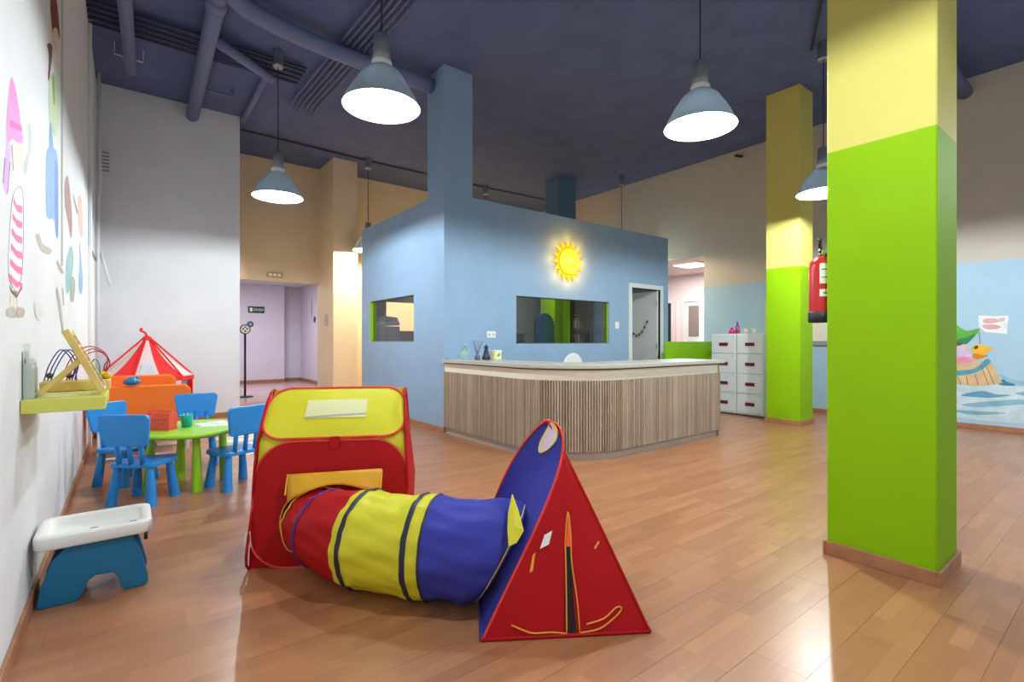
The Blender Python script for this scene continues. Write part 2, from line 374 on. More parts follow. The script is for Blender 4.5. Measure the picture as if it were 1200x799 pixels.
# painted murals: flat paint on the walls
LEFT_PAINT = [
 ('pink_hat', 'F58CCB', [(2.647, 2.196), (2.737, 2.193), (2.814, 2.148), (2.875, 2.082), (2.917, 2.043), (2.814, 1.989), (2.682, 1.975), (2.579, 1.926), (2.547, 1.971), (2.579, 2.083)]),
 ('lilac_hair', 'CFA3DC', [(2.563, 1.93), (2.63, 1.919), (2.613, 1.835), (2.579, 1.738), (2.5, 1.75), (2.531, 1.843)]),
 ('face', 'F1DACB', [(2.664, 1.946), (2.875, 2.015), (2.917, 1.971), (2.834, 1.894), (2.682, 1.853)]),
 ('raised_arm', 'B9C3BC', [(2.917, 1.931), (3.053, 2.06), (3.053, 2.158), (3.126, 2.168), (3.126, 2.067), (2.983, 1.917)]),
 ('bodice', 'EBDDE6', [(2.682, 1.853), (2.917, 1.928), (2.896, 1.826), (2.718, 1.77)]),
 ('dress_outline', '8C7C86', [(2.689, 1.767), (2.913, 1.826), (2.922, 1.558), (2.834, 1.421), (2.746, 1.383), (2.636, 1.414), (2.586, 1.456), (2.606, 1.595)]),
 ('dress_base', 'EDE6EE', [(2.7, 1.766), (2.896, 1.819), (2.902, 1.556), (2.822, 1.427), (2.746, 1.397), (2.647, 1.421), (2.596, 1.464), (2.616, 1.597)]),
 ('dress_stripe', 'EC6FA6', [(2.691, 1.757), (2.756, 1.742), (2.896, 1.762), (2.896, 1.733), (2.775, 1.715), (2.686, 1.73)]),
 ('dress_stripe', 'EC6FA6', [(2.673, 1.694), (2.756, 1.681), (2.896, 1.697), (2.896, 1.669), (2.775, 1.654), (2.668, 1.667)]),
 ('dress_stripe', 'EC6FA6', [(2.655, 1.632), (2.756, 1.62), (2.896, 1.633), (2.896, 1.605), (2.775, 1.593), (2.65, 1.606)]),
 ('dress_stripe', 'EC6FA6', [(2.638, 1.571), (2.756, 1.559), (2.896, 1.569), (2.896, 1.54), (2.775, 1.532), (2.633, 1.545)]),
 ('dress_stripe', 'EC6FA6', [(2.621, 1.511), (2.756, 1.499), (2.896, 1.505), (2.896, 1.476), (2.775, 1.47), (2.616, 1.485)]),
 ('dress_stripe', 'EC6FA6', [(2.604, 1.452), (2.756, 1.438), (2.896, 1.441), (2.896, 1.412), (2.775, 1.409), (2.599, 1.426)]),
 ('hair_line', 'A070B8', [(2.613, 1.866), (2.633, 1.872), (2.579, 1.744), (2.563, 1.74)]),
 ('hair_line', 'A070B8', [(2.647, 1.941), (2.668, 1.947), (2.7, 1.858), (2.682, 1.853)]),
 ('hair_line', 'A070B8', [(2.516, 1.854), (2.534, 1.859), (2.5, 1.759), (2.485, 1.755)]),
 ('hat_band', 'E05CA8', [(2.63, 2.031), (2.875, 2.09), (2.896, 2.075), (2.613, 2.0)]),
 ('leg', 'EAD9D0', [(2.63, 1.391), (2.7, 1.396), (2.7, 1.324), (2.63, 1.32)]),
 ('leg', 'EAD9D0', [(2.775, 1.409), (2.854, 1.416), (2.834, 1.331), (2.775, 1.328)]),
 ('shoe', 'BDB2A8', [(2.563, 1.317), (2.718, 1.331), (2.737, 1.292), (2.563, 1.292)]),
 ('shoe', 'B7A99E', [(2.775, 1.334), (2.939, 1.336), (2.939, 1.307), (2.775, 1.294)]),
 ('red_hair', '7C2E26', [(3.848, 3.141), (4.146, 3.303), (4.34, 3.176), (4.193, 3.094), (4.146, 3.129), (3.97, 3.006), (3.888, 3.04)]),
 ('face', 'E4C9B0', [(3.97, 3.026), (4.146, 3.129), (4.29, 3.129), (4.193, 3.019), (3.97, 2.906)]),
 ('ponytail', '7A4A42', [(3.697, 2.817), (3.888, 2.907), (3.928, 2.876), (3.809, 2.687), (3.734, 2.646), (3.771, 2.785)]),
 ('green_blouse', 'BCD3AA', [(3.809, 2.678), (4.056, 2.812), (4.34, 2.8), (4.241, 2.599), (4.101, 2.446), (3.888, 2.426), (3.771, 2.505)]),
 ('neck_line', '9C9A62', [(3.928, 2.727), (4.012, 2.763), (4.056, 2.637), (3.97, 2.604)]),
 ('blue_collar', '6E9BC6', [(3.809, 2.409), (3.888, 2.45), (3.97, 2.328), (3.809, 2.274)]),
 ('blue_dress', '7FA4DA', [(3.662, 2.188), (3.809, 2.293), (4.146, 2.366), (4.241, 2.276), (4.241, 1.887), (4.146, 1.839), (4.012, 1.919), (3.771, 1.882), (3.662, 1.912)]),
 ('dress_shade', '5C86CC', [(4.056, 2.277), (4.193, 2.263), (4.241, 1.898), (4.146, 1.85), (4.056, 1.943)]),
 ('grey_shoe', 'B5AE9F', [(3.285, 1.71), (3.401, 1.729), (3.526, 1.702), (3.888, 1.728), (3.809, 1.688), (3.526, 1.662), (3.342, 1.678)]),
 ('grey_shoe', 'ADA79A', [(4.146, 1.697), (4.29, 1.699), (4.554, 1.674), (4.498, 1.651), (4.29, 1.656)]),
 ('brown_coat', 'A5827C', [(4.67, 2.32), (4.921, 2.403), (5.203, 2.201), (5.203, 2.054), (5.129, 1.995), (4.921, 2.068), (4.67, 2.153)]),
 ('teal_skirt', '8DBABC', [(4.792, 1.78), (5.129, 1.936), (5.357, 1.887), (5.203, 1.699), (4.921, 1.557), (4.73, 1.572)]),
 ('blue_skirt', '84AACB', [(5.982, 2.104), (6.189, 2.0), (6.413, 1.78), (6.189, 1.638), (5.883, 1.692), (5.982, 1.894)]),
 ('pink_sleeve', 'E6B4A8', [(5.788, 2.455), (6.299, 2.538), (6.413, 2.238), (5.982, 2.189)]),
 ('grey_boot', '9FA9A2', [(5.129, 1.692), (5.521, 1.696), (5.357, 1.528), (5.058, 1.522)]),
 ('blue_scarf', '8DB8D0', [(7.197, 2.644), (7.505, 2.669), (7.505, 2.295), (7.197, 2.277)]),
 ('grey_arm', '87908E', [(5.279, 2.366), (5.438, 2.375), (5.788, 2.335), (5.696, 2.302)]),
 ('brown_shoe', '8C8480', [(7.669, 2.3), (8.409, 2.333), (9.068, 2.329), (8.617, 2.271), (7.669, 2.26)]),
 ('outline', 'A5A8A0', [(4.101, 1.509), (4.193, 1.544), (4.444, 1.413), (4.611, 1.244), (4.498, 1.243), (4.29, 1.388)]),
 ('outline', 'A5A8A0', [(4.444, 1.566), (4.554, 1.546), (4.611, 1.445), (4.554, 1.441)]),
 ('dark_arc', '5F5A55', [(2.596, 1.407), (2.664, 1.393), (2.756, 1.381), (2.834, 1.414), (2.875, 1.432), (2.854, 1.409), (2.756, 1.37), (2.647, 1.382)]),
 ('grey_pot', 'D2D8D4', [(3.23, 1.375), (3.462, 1.397), (3.592, 1.351), (3.462, 1.302), (3.285, 1.313)]),
]
RIGHT_PAINT = [
 ('sea_wash', 'C9DEE6', [(1.827, 0.601), (1.453, 0.592), (1.27, 0.639), (1.125, 0.615), (0.821, 0.605), (0.341, 0.591), (0.341, 0.208), (1.827, 0.154)]),
 ('wave', '5E9FC0', [(1.663, 0.446), (1.453, 0.522), (1.302, 0.489), (1.165, 0.489), (1.369, 0.437), (1.539, 0.434)]),
 ('wave', '3E7FA6', [(1.286, 0.626), (1.237, 0.698), (1.125, 0.626), (1.205, 0.61)]),
 ('wave', '86B8CC', [(1.663, 0.316), (1.369, 0.391), (1.047, 0.444), (0.749, 0.429), (1.086, 0.374), (1.453, 0.302)]),
 ('wave', '94C0D2', [(1.27, 0.764), (1.165, 0.702), (0.933, 0.662), (1.047, 0.632), (1.205, 0.666)]),
 ('wave', '7FB2CA', [(1.125, 0.515), (0.933, 0.564), (0.678, 0.542), (0.933, 0.488)]),
 ('wave', '7FB2CA', [(1.79, 0.231), (1.453, 0.244), (1.205, 0.25), (1.539, 0.188)]),
 ('barrel', 'D9B98C', [(1.902, 0.901), (1.663, 0.885), (1.453, 0.928), (1.394, 0.964), (1.319, 0.818), (1.253, 0.663), (1.27, 0.639), (1.479, 0.584), (1.69, 0.599), (1.902, 0.609)]),
 ('barrel_band', '4C9DB4', [(1.902, 0.779), (1.69, 0.789), (1.518, 0.828), (1.402, 0.958), (1.365, 0.908), (1.488, 0.781), (1.663, 0.719), (1.902, 0.706)]),
 ('child_face', 'D9C0BC', [(1.699, 1.182), (1.601, 1.182), (1.574, 1.1), (1.619, 1.052), (1.699, 1.063)]),
 ('dark_hair', '514A48', [(1.735, 1.218), (1.619, 1.194), (1.654, 1.147), (1.735, 1.134)]),
 ('child_shirt', 'CDB9D6', [(1.699, 1.087), (1.592, 1.088), (1.557, 0.983), (1.592, 0.923), (1.699, 0.908)]),
 ('child_trousers', 'E28FA8', [(1.79, 0.941), (1.627, 0.981), (1.539, 0.96), (1.548, 0.913), (1.717, 0.884)]),
 ('green_hat', '58A83C', [(1.902, 1.462), (1.79, 1.483), (1.69, 1.408), (1.601, 1.343), (1.47, 1.368), (1.518, 1.264), (1.601, 1.171), (1.69, 1.188), (1.855, 1.23)]),
 ('hat_brim', '2F7A4E', [(1.69, 1.218), (1.592, 1.253), (1.513, 1.299), (1.601, 1.159), (1.69, 1.182)]),
 ('flag', 'EEF0F0', [(1.482, 1.549), (1.327, 1.531), (1.189, 1.531), (1.205, 1.296), (1.411, 1.321), (1.482, 1.398)]),
 ('flag_mark', 'DDA6AE', [(1.428, 1.495), (1.319, 1.502), (1.286, 1.456), (1.369, 1.435), (1.428, 1.448)]),
 ('flag_mark', 'DDA6AE', [(1.436, 1.414), (1.344, 1.423), (1.261, 1.387), (1.335, 1.354), (1.419, 1.367)]),
 ('flag_mark', 'CFC6AE', [(1.286, 1.501), (1.221, 1.51), (1.229, 1.465), (1.278, 1.455)]),
 ('string', '3C3C38', [(1.475, 1.322), (1.469, 1.322), (1.464, 1.159), (1.47, 1.159)]),
 ('fish_body', 'F0B62C', [(1.553, 1.077), (1.531, 1.136), (1.479, 1.159), (1.402, 1.125), (1.335, 1.103), (1.369, 1.068), (1.419, 1.021), (1.394, 0.999), (1.505, 0.942), (1.548, 0.96), (1.531, 1.019)]),
 ('fish_mouth', 'D8791E', [(1.531, 1.031), (1.453, 1.009), (1.386, 1.01), (1.453, 0.963), (1.531, 0.96)]),
 ('fish_eye', '3A3424', [(1.522, 1.124), (1.488, 1.136), (1.488, 1.101), (1.522, 1.089)]),
 ('barrel_seam', '7A5636', [(1.699, 0.705), (1.692, 0.706), (1.656, 0.589), (1.663, 0.589)]),
 ('barrel_seam', '7A5636', [(1.61, 0.71), (1.603, 0.711), (1.585, 0.594), (1.592, 0.594)]),
 ('barrel_seam', '7A5636', [(1.518, 0.751), (1.511, 0.751), (1.481, 0.601), (1.488, 0.601)]),
 ('barrel_seam', '7A5636', [(1.453, 0.847), (1.446, 0.847), (1.379, 0.609), (1.386, 0.608)]),
 ('barrel_seam', '7A5636', [(1.402, 0.849), (1.396, 0.849), (1.321, 0.613), (1.327, 0.612)]),
]
wl = bpy.data.objects['wall_left']; wrt = bpy.data.objects['wall_right']
PM = {}
def paint(lst, parent, X, sgn):
    for i, (nm, colr, poly) in enumerate(lst):
        if colr not in PM: PM[colr] = mat('paint_'+colr, colr, .7, noise=.12, nscale=9)
        bm = B(); off = (.0003+.00003*i) if sgn > 0 else (.0012+.00012*i)
        if nm not in ('dress_stripe', 'barrel_seam', 'flag', 'string', 'outline', 'hair_line', 'hat_band', 'dark_arc'): poly = [tuple(q) for q in curve([Vector(q) for q in poly], 6*len(poly), closed=True)]
        x = X+sgn*off
        vs = [bm.verts.new((x, a, b)) for a, b in poly]
        for tri in tessellate_polygon([[Vector((a, b, 0)) for a, b in poly]]): bm.faces.new([vs[q] for q in tri])
        finish('painted_'+nm, bm, PM[colr], parent)
paint(LEFT_PAINT, wl, XL, 1); paint(RIGHT_PAINT, wrt, XR, -1)
# wall trunking near the back left corner
struct('trim_1', bx(XL, 7.25, 0, XL+.03, 7.33, CEIL), M_white, bevel=.004, seg=1)
struct('trim_2', tube(B(), [(XL+.03, 8.7, 0), (XL+.03, 8.7, 3.1), (XL+.05, 8.7, 3.3), (XL+.04, 8.7, CEIL)], .022, 10), M_white, smooth=True)
struct('trim_3', bx(XL, 4.42, 1.7, XL+.008, 4.45, CEIL), mat('seam_grey', 'BDBDB4', .6))
struct('trim_4', tube(B(), [(XL+.05, 8.75, 2.45), (XL+.16, 8.7, 1.95)], .02, 8), M_white, smooth=True)
# white framed panel low on right wall behind the extinguisher
t = thing('wall_panel', 'cream wall panel with grey lower rail, between the two green columns', 'panel', (XR, 3.2, 0))
finish('board', bx(-.025, -1.0, 1.2, 0, .8, 2.27), mat('cream_board', 'E8E2D0', .6), t)
finish('rail', bx(-.035, -1.02, 1.13, 0, .82, 1.2), mat('rail_grey', '8E9C9E', .5), t)

# ---------------------------------------------------------------- ceiling services
PZ = 4.65
t = thing('ceiling_pipe', 'thick painted pipe running along the ceiling into the white wall', 'pipe', (.72, 6, PZ))
finish('pipe', tube(B(), [(-.05, -3.6, .02), (0, 0, 0), (.06, 3.05, 0)], .085, 16), M_pipe, t, smooth=True)
finish('pipe_collar', tube(B(), [(-.005, -.22, .0), (-.003, -.05, .0)], .10, 16), M_pipe, t, smooth=True)
t = thing('ceiling_pipe', 'short painted pipe near the left wall, ending in mid ceiling', 'pipe', (-.03, 7, PZ))
finish('pipe', tube(B(), [(-.08, -3, .02), (.06, 1.02, 0), ], .065, 16), M_pipe, t, smooth=True)
finish('hanger', tube(B(), [(-.1, .7, .17), (-.1, .7, .02), (.18, .72, .02), (.18, .72, .17)], .008, 6), M_wmetal, t)
t = thing('ceiling_pipe', 'wide painted duct crossing the ceiling behind the nearest left pendant', 'pipe', (.7, 5.9, PZ))
finish('pipe', tube(B(), curve([(0, -.5, .0), (.3, -.12, 0), (1.2, .08, 0), (2.56, .1, .0)], 20), .095, 16), M_pipe, t, smooth=True)
t = thing('ceiling_pipe', 'short diagonal painted pipe branching from the thick ceiling pipe', 'pipe', (.78, 6.6, PZ))
finish('pipe', tube(B(), [(0, 0, 0), (.72, .52, 0)], .06, 14), M_pipe, t, smooth=True)
t = thing('ceiling_pipe', 'thin painted pipe reaching the corner of the white wall block', 'pipe', (1.47, 7.15, 4.75))
finish('pipe', tube(B(), [(0, 0, 0), (.0, 1.85, 0)], .04, 10), M_pipe, t, smooth=True)
t = thing('ceiling_pipe', 'dark blue pipe end meeting the far right wall beside the nearest column', 'pipe', (8.0, 1.6, PZ))
finish('pipe', tube(B(), [(-2.6, .0, .05), (1.17, .02, -.02)], .085, 14), M_pipe, t, smooth=True)
t = thing('cable_bundle', 'bundle of parallel dark cables crossing the ceiling from the left wall', 'cables', (XL, 7.05, 4.75))
for k in range(9):
    finish('cable', tube(B(), [(0, -.27+.06*k, .02*(k % 2)), (1.2, -.25+.06*k, .0), (2.2, -.24+.06*k, .02*((k+1) % 2))], .017, 6), mat('dark_cable_paint', '3A3E62', .6), t, smooth=True)
t = thing('cable_bundle', 'comb of grey cables running away above the left pendants', 'cables', (2.2, 5.0, 4.76))
for k in range(6):
    finish('cable', tube(B(), [(-.16+.07*k, -2.5, 0), (-.16+.07*k, 0, 0), (-.26+.07*k, 2.6+.06*(k % 3), 0), (-.27+.07*k, 2.95+.07*(k % 3), -.02)], .019, 6), mat('grey_cable_paint', '5C6284', .6), t, smooth=True)
t = thing('ceiling_cable', 'thin dark cable along the far ceiling toward the warm pendants', 'cable', (1.45, 9.5, 4.79))
finish('cable', tube(B(), [(0, 0, 0), (2.3, .1, 0), (5.15, .1, 0), (6.9, 0, 0)], .015, 6), M_dark, t)
t = thing('ceiling_cable', 'dark cable on the ceiling leading to the pendant beside the nearest column', 'cable', (6.67, 2.6, 4.79))
finish('cable', tube(B(), [(0, 0, 0), (-1.2, -.6, 0), (-2.6, -1.0, 0)], .016, 6), M_dark, t)
t = thing('ceiling_bracket', 'small dark angle bracket on ceiling beside the thick pipe', 'bracket', (1.05, 8.1, 4.7))
finish('bracket_arm', box(bx(-.25, 0, 0, .12, .03, .03), .12, 0, 0, .15, .03, .12), M_pipe, t)
t = thing('ceiling_bracket', 'dark rod bracket sticking out from the top of the far right wall', 'bracket', (XR, 4.9, 4.55))
finish('bracket_arm', tube(B(), [(0, 0, .18), (-.35, -.3, .0)], .025, 8), M_dark, t)

# ---------------------------------------------------------------- pendants
def make_pendant():
    t = thing('pendant_lamp', '', 'lamp')
    L = CEIL-3.0
    finish('canopy', lathe(B(), [(.06, L), (.065, L-.03), (.065, L-.20), (.05, L-.22)], 16), M_chrome, t, smooth=False)
    finish('cord', tube(B(), [(0, 0, L-.1), (0, 0, .42)], .006, 6), M_dark, t)
    finish('socket_housing', lathe(B(), [(.02, .55), (.055, .54), (.065, .40), (.07, .34)], 20), M_shadetop, t, smooth=True)
    finish('collar_ring', lathe(B(), [(.072, .345), (.078, .335), (.078, .30), (.072, .29)], 20), M_wp, t, smooth=True)
    prof = [(.075, .30), (.10, .285), (.15, .24), (.21, .15), (.26, .06), (.285, .0), (.292, -.01)]
    finish('shade', lathe(B(), prof, 40, cap=False), M_shade, t, smooth=True)
    finish('reflector', lathe(B(), [(r-.006, z-.002) for r, z in prof[1:-1]]+[(.288, -.01)], 40, cap=False), M_inner, t, smooth=True)
    finish('bulb', lathe(B(), [(.012, .27), (.03, .24), (.05, .19), (.058, .15), (.05, .11), (.03, .085), (.008, .075)], 20), M_bulb, t, smooth=True)
    return t
pos = [
 (1.54, 3.63, 'nearest left pendant lamp, largest lit disc, in front of blue pillar', 1),
 (1.48, 6.69, 'pendant lamp hanging before the white wall block, above the hall opening', 1),
 (3.80, 2.34, 'pendant lamp on a long cord left of the two yellow columns', 1),
 (6.68, 2.47, 'pendant lamp half hidden by the left edge of nearest column', 1),
 (3.77, 9.55, 'warm pendant lamp partly behind the left edge of the blue office', 0),
 (6.60, 9.55, 'pendant behind the blue office, only canopy and cord showing beside blue pillar', 0),
 (8.55, 7.15, 'pendant behind the blue office at right, only canopy and cord showing', 0),
 (1.55, .45, 'unseen pendant lamp added above the camera on the left side', 1),  # out of view, added at low power to brighten the near left wall
 (6.67, -.7, 'pendant lamp on the right, out of view behind nearest column', 1),
]
lamp0 = make_pendant()
for i, (x, y, lab, cool) in enumerate(pos):
    o = lamp0 if i == 0 else dup(lamp0, (x, y, 3.0), 0, lab, 'pendant lamps')
    o.location = (x, y, 3.0); o['label'] = lab; o['group'] = 'pendant lamps'
    if not cool:
        for c in o.children:
            if c.name.startswith('bulb'):
                c.data = c.data.copy(); c.data.materials[0] = M_bulbw
    ld = bpy.data.lights.new('pendant_light', 'POINT'); ld.energy = LAMP_W if cool else WARM_W; ld.color = COOL if cool else WARM; ld.shadow_soft_size = .03
    if i == 7: ld.energy *= .42
    if i == 8: ld.energy *= .6
    lo = bpy.data.objects.new('pendant_light', ld); C.objects.link(lo); lo.parent = o; lo.location = (0, 0, .03)
def room_light(name, loc, size, e, colr):
    ld = bpy.data.lights.new(name, 'AREA'); ld.energy = e; ld.size = size; ld.color = colr
    lo = bpy.data.objects.new(name, ld); C.objects.link(lo); lo.location = loc; return lo
room_light('hall_light', (2.2, 13.2, 2.75), 1.2, 70, (.95, .9, 1))
room_light('side_room_light', (10.6, 7.2, 2.95), 1.2, 85, (1, .95, .93))
room_light('kiosk_light', (6.2, 7.2, 2.6), .8, 14, (1, .95, .9))
t = thing('ceiling_panel_light', 'lit square ceiling light in the room beyond the right doorway', 'lamp', (10.4, 6.6, 2.95))
finish('diffuser', bx(-.3, -.3, 0, .3, .3, .04), mat('lit_diffuser', 'FFFFFF', .5, emis='FFFFFF', estr=3), t)
finish('lamp_frame', bx(-.32, -.32, .01, .32, .32, .05), M_wp, t)

# sun wall lamp
t = thing('sun_wall_lamp', 'glowing yellow sun-shaped wall lamp above the office window', 'lamp', (5.49, KY0, 2.45))
b = B(); out = []
for k in range(32):
    a = 2*PI*k/32; r = (.33 if k % 2 == 0 else .225)
    if k % 2 == 0: a += .06
    out.append((r*math.cos(a), -.035, r*math.sin(a)))
prism(b, out, (0, .02, 0))
finish('sun_rays', b, mat('sun_ray_plastic', 'F2B500', .4, emis='F09A00', estr=.75), t)
b = lathe(B(), [(.0005, .11)]+[(.205*math.sin(a), .0+.11*math.cos(a)) for a in [i*PI/2/8 for i in range(1, 9)]], 32, cap=False)
bmesh.ops.transform(b, matrix=Matrix.Rotation(PI/2, 4, 'X'), verts=b.verts)
for v in b.verts: v.co.y -= .035
# apex value fixed below
finish('sun_dome', b, mat('sun_dome_plastic', 'FFE14A', .35, emis='FFC928', estr=1.15), t, smooth=True)
finish('dome_rim', tube(B(), [(.21*math.cos(2*PI*k/32), -.045, .21*math.sin(2*PI*k/32)) for k in range(32)], .012, 6, closed=True), mat('sun_rim', 'D99A00', .4, emis='C88000', estr=.5), t, smooth=True)
ld = bpy.data.lights.new('sun_lamp_glow', 'POINT'); ld.energy = 3.0; ld.color = (1, .48, .08); ld.shadow_soft_size = .1
for a in range(8):
    lo = bpy.data.objects.new('sun_lamp_glow', ld); C.objects.link(lo); lo.parent = t; lo.location = (.33*math.cos(a*PI/4), -.10, .33*math.sin(a*PI/4))
ld.energy = 1.8
# ---------------------------------------------------------------- reception counter
cx0, cy0, cx1, R = 3.27, 3.38, 5.92, .80      # outer line of the slats, rounded corner
t = thing('reception_counter', 'rounded reception counter clad in vertical wooden slats with grey top', 'counter', (cx0, cy0, 0))
def outline(off, n=14, full=False):
    """L-shaped outer line pushed outwards by off, local coordinates"""
    r = R+off; pts = [(-off, KY0-cy0-.004), (-off, R)]
    for k in range(1, n): a = PI+PI/2*k/n; pts.append((R+r*math.cos(a), R+r*math.sin(a)))
    pts += [(R, -off), (cx1-cx0+(off if full else 0), -off)]
    return pts
def band(name, off, off_in, z0, z1, m, full=False, bev=0):
    a = outline(off, full=full); b_ = outline(off_in, full=full)[::-1]
    if full: b_ = [(cx1-cx0+off, -off_in)]+b_[1:]
    bm = B(); n = len(a); vs = []
    A0 = [bm.verts.new((p[0], p[1], z0)) for p in a]; A1 = [bm.verts.new((p[0], p[1], z1)) for p in a]
    b2 = b_[::-1]
    B0 = [bm.verts.new((p[0], p[1], z0)) for p in b2]; B1 = [bm.verts.new((p[0], p[1], z1)) for p in b2]
    for i in range(n-1):
        bm.faces.new((A0[i], A0[i+1], A1[i+1], A1[i])); bm.faces.new((B0[i+1], B0[i], B1[i], B1[i+1]))
        bm.faces.new((A1[i], A1[i+1], B1[i+1], B1[i])); bm.faces.new((A0[i+1], A0[i], B0[i], B0[i+1]))
    bm.faces.new((A0[0], A1[0], B1[0], B0[0])); bm.faces.new((A0[-1], B0[-1], B1[-1], A1[-1]))
    return finish(name, bm, m, t, bevel=bev, seg=2)
band('plinth', -.02, -.10, 0, .085, mat('plinth_grey', 'ADA59B', .5, noise=.08, nscale=6))
band('body', -.018, -.06, .085, .80, mat('counter_core', '6B5B4A', .7))
band('fascia', -.004, -.06, .80, .905, mat('cream_fascia', 'EDE6D6', .4))
band('countertop', .05, -.60 if False else -.58, .92, .962, mat('counter_stone', 'B7B8AC', .28, noise=.05, nscale=20), full=True, bev=.006)
band('shadow_gap', -.02, -.06, .905, .92, M_dark)
band('desk_shelf', -.10, -.75, .70, .73, mat('desk_inner', 'C9B89A', .5))
struct_end = bx(cx1-cx0-.03, -.0, 0, cx1-cx0-.001, .55, .92); finish('end_panel', struct_end, mat('end_panel_wood', '9B8871', .55), t)
# slats, one by one
sl = B(); sw = .026
prism(sl, [(-sw/2, 0, .085), (-sw/2+.004, -.014, .085), (sw/2-.004, -.014, .085), (sw/2, 0, .085)], (0, 0, .715))
bmesh.ops.recalc_face_normals(sl, faces=sl.faces)
me_s = bpy.data.meshes.new('slat'); sl.to_mesh(me_s); sl.free(); me_s.materials.append(M_slat)
path = []; pitch = .0285
L1 = KY0-cy0-R; La = R*PI/2; L2 = cx1-cx0-R; tot = L1+La+L2; d = pitch/2
while d < tot:
    if d < L1: p = (-.004, KY0-cy0-d, -PI/2)
    elif d < L1+La:
        a = (d-L1)/R; p = (R-(R+.004)*math.cos(a), R-(R+.004)*math.sin(a), a-PI/2)
    else: p = (R+(d-L1-La), -.004, 0)
    o = bpy.data.objects.new('slat', me_s); C.objects.link(o); o.parent = t; o.location = (p[0], p[1], 0); o.rotation_euler = (0, 0, p[2])
    d += pitch
TOPZ = .962
# things on the counter, beside the blue wall
t = thing('glass_bottle', 'clear green glass bottle leftmost on the counter by the blue wall', 'bottle', (3.37, 5.35, TOPZ))
Mg = mat('green_glass', (.62, .92, .80, 1), .05, trans=.75)
finish('bottle_body', lathe(B(), [(.055, 0), (.062, .01), (.058, .08), (.035, .13), (.02, .15), (.022, .17)], 20), Mg, t, smooth=True)
finish('bottle_stopper', lathe(B(), [(.018, .17), (.03, .18), (.03, .205), (.012, .215)], 16), Mg, t, smooth=True)
t = thing('reed_diffuser', 'dark reed diffuser with thin sticks beside the green bottle', 'diffuser', (3.52, 5.28, TOPZ))
finish('flask', lathe(B(), [(.03, 0), (.035, .01), (.03, .05), (.012, .07), (.014, .085)], 14), mat('plum_glass', '6C4E66', .2), t, smooth=True)
rb = B()
for k in range(7):
    a = k*.9; tube(rb, [(0, 0, .05), (.07*math.cos(a), .07*math.sin(a), .24)], .0028, 5)
finish('reeds', rb, mat('reed', '6A5666', .6), t)
t = thing('small_statue', 'small seated black figurine on the counter between diffuser and candle', 'figurine', (3.60, 5.20, TOPZ))
finish('statue', lathe(lathe(B(), [(.045, 0), (.055, .02), (.045, .05), (.03, .09), (.034, .11), (.015, .13)], 14), [(.008, .125), (.026, .14), (.028, .16), (.014, .182), (.006, .19)], 12), mat('black_resin', '20242C', .35), t, smooth=True)
t = thing('candle_jar', 'square cream candle jar with green leaf print on the counter', 'candle', (3.70, 5.12, TOPZ))
finish('jar', bx(-.05, -.05, 0, .05, .05, .105), mat('cream_jar', 'E6E2AE', .3), t, bevel=.008)
finish('leaf_print', prism(B(), [(-.03, -.0515, .05), (-.01, -.0515, .04), (.02, -.0515, .05), (.03, -.0515, .075), (0, -.0515, .085)], (0, .0012, 0)), mat('leaf_green', '7F9A4E', .5), t)
finish('jar_lid', bx(-.054, -.054, .105, .054, .054, .12), M_wp, t, bevel=.004)
t = thing('paper_sheet', 'white paper lying on the right end of the counter', 'paper', (5.62, 3.75, TOPZ))
finish('paper', bx(-.15, -.105, .0, .15, .105, .004), M_wp, t)
# chair behind the counter
t = thing('office_chair', 'white shell chair behind the counter, only its rounded back showing', 'chair', (4.95, 4.75, 0), math.radians(15))
b = B()
prof = [(.18, -.22)]+[(.28*math.cos(a), .235*math.sin(a)) for a in [PI*k/14 for k in range(15)]]+[(-.18, -.22)]
prism(b, [(x, .2-.0, .80+z) for x, z in prof], (0, .025, 0)); finish('backrest', b, M_wp, t, bevel=.01)
finish('seat', lathe(B(), [(.20, .45), (.235, .47), (.23, .50), (.15, .51)], 20), M_wp, t, smooth=True)
finish('back_bracket', tube(B(), [(0, .0, .46), (0, .2, .50), (0, .235, .8)], .015), M_chrome, t)
finish('stem', lathe(B(), [(.03, .06), (.03, .45)], 12), M_chrome, t)
for k in range(5):
    a = k*2*PI/5; finish('leg', tube(B(), [(0, 0, .09), (.28*math.cos(a), .28*math.sin(a), .03)], [.022, .03]), M_chrome, t)

# sockets, switch
t = thing('wall_socket', 'white double wall socket on the blue wall above the counter', 'socket', (4.02, KY0, 1.29))
finish('socket_plate', bx(-.075, -.012, -.045, .075, 0, .045), M_wp, t, bevel=.004)
for x in (-.035, .035):
    finish('outlet', lathe(B(), [(.02, 0), (.02, .002)], 16, mtx=Matrix.Translation((x, -.012, 0)) @ Matrix.Rotation(PI/2, 4, 'X')), mat('outlet_grey', 'B9C4C4', .5), t)
t = thing('light_switch', 'white light switch between office window and office door', 'switch', (6.68, KY0, 1.47))
finish('switch_plate', bx(-.045, -.012, -.06, .045, 0, .06), M_wp, t, bevel=.004)
finish('rocker', bx(-.028, -.018, -.035, .028, -.012, .035), M_wp, t, bevel=.003)

# low green partition
t = thing('green_partition', 'low bright green partition behind the counter, left of the filing cabinets', 'partition', (7.53, 5.3, 0))
finish('partition_panel', bx(0, 0, 0, 1.5, .04, 1.19), mat('partition_green', '84BE0A', .45), t, bevel=.004)
finish('partition_return', bx(1.46, -.55, 0, 1.5, -.0, 1.05), mat('partition_green', '84BE0A', .45), t, bevel=.004)

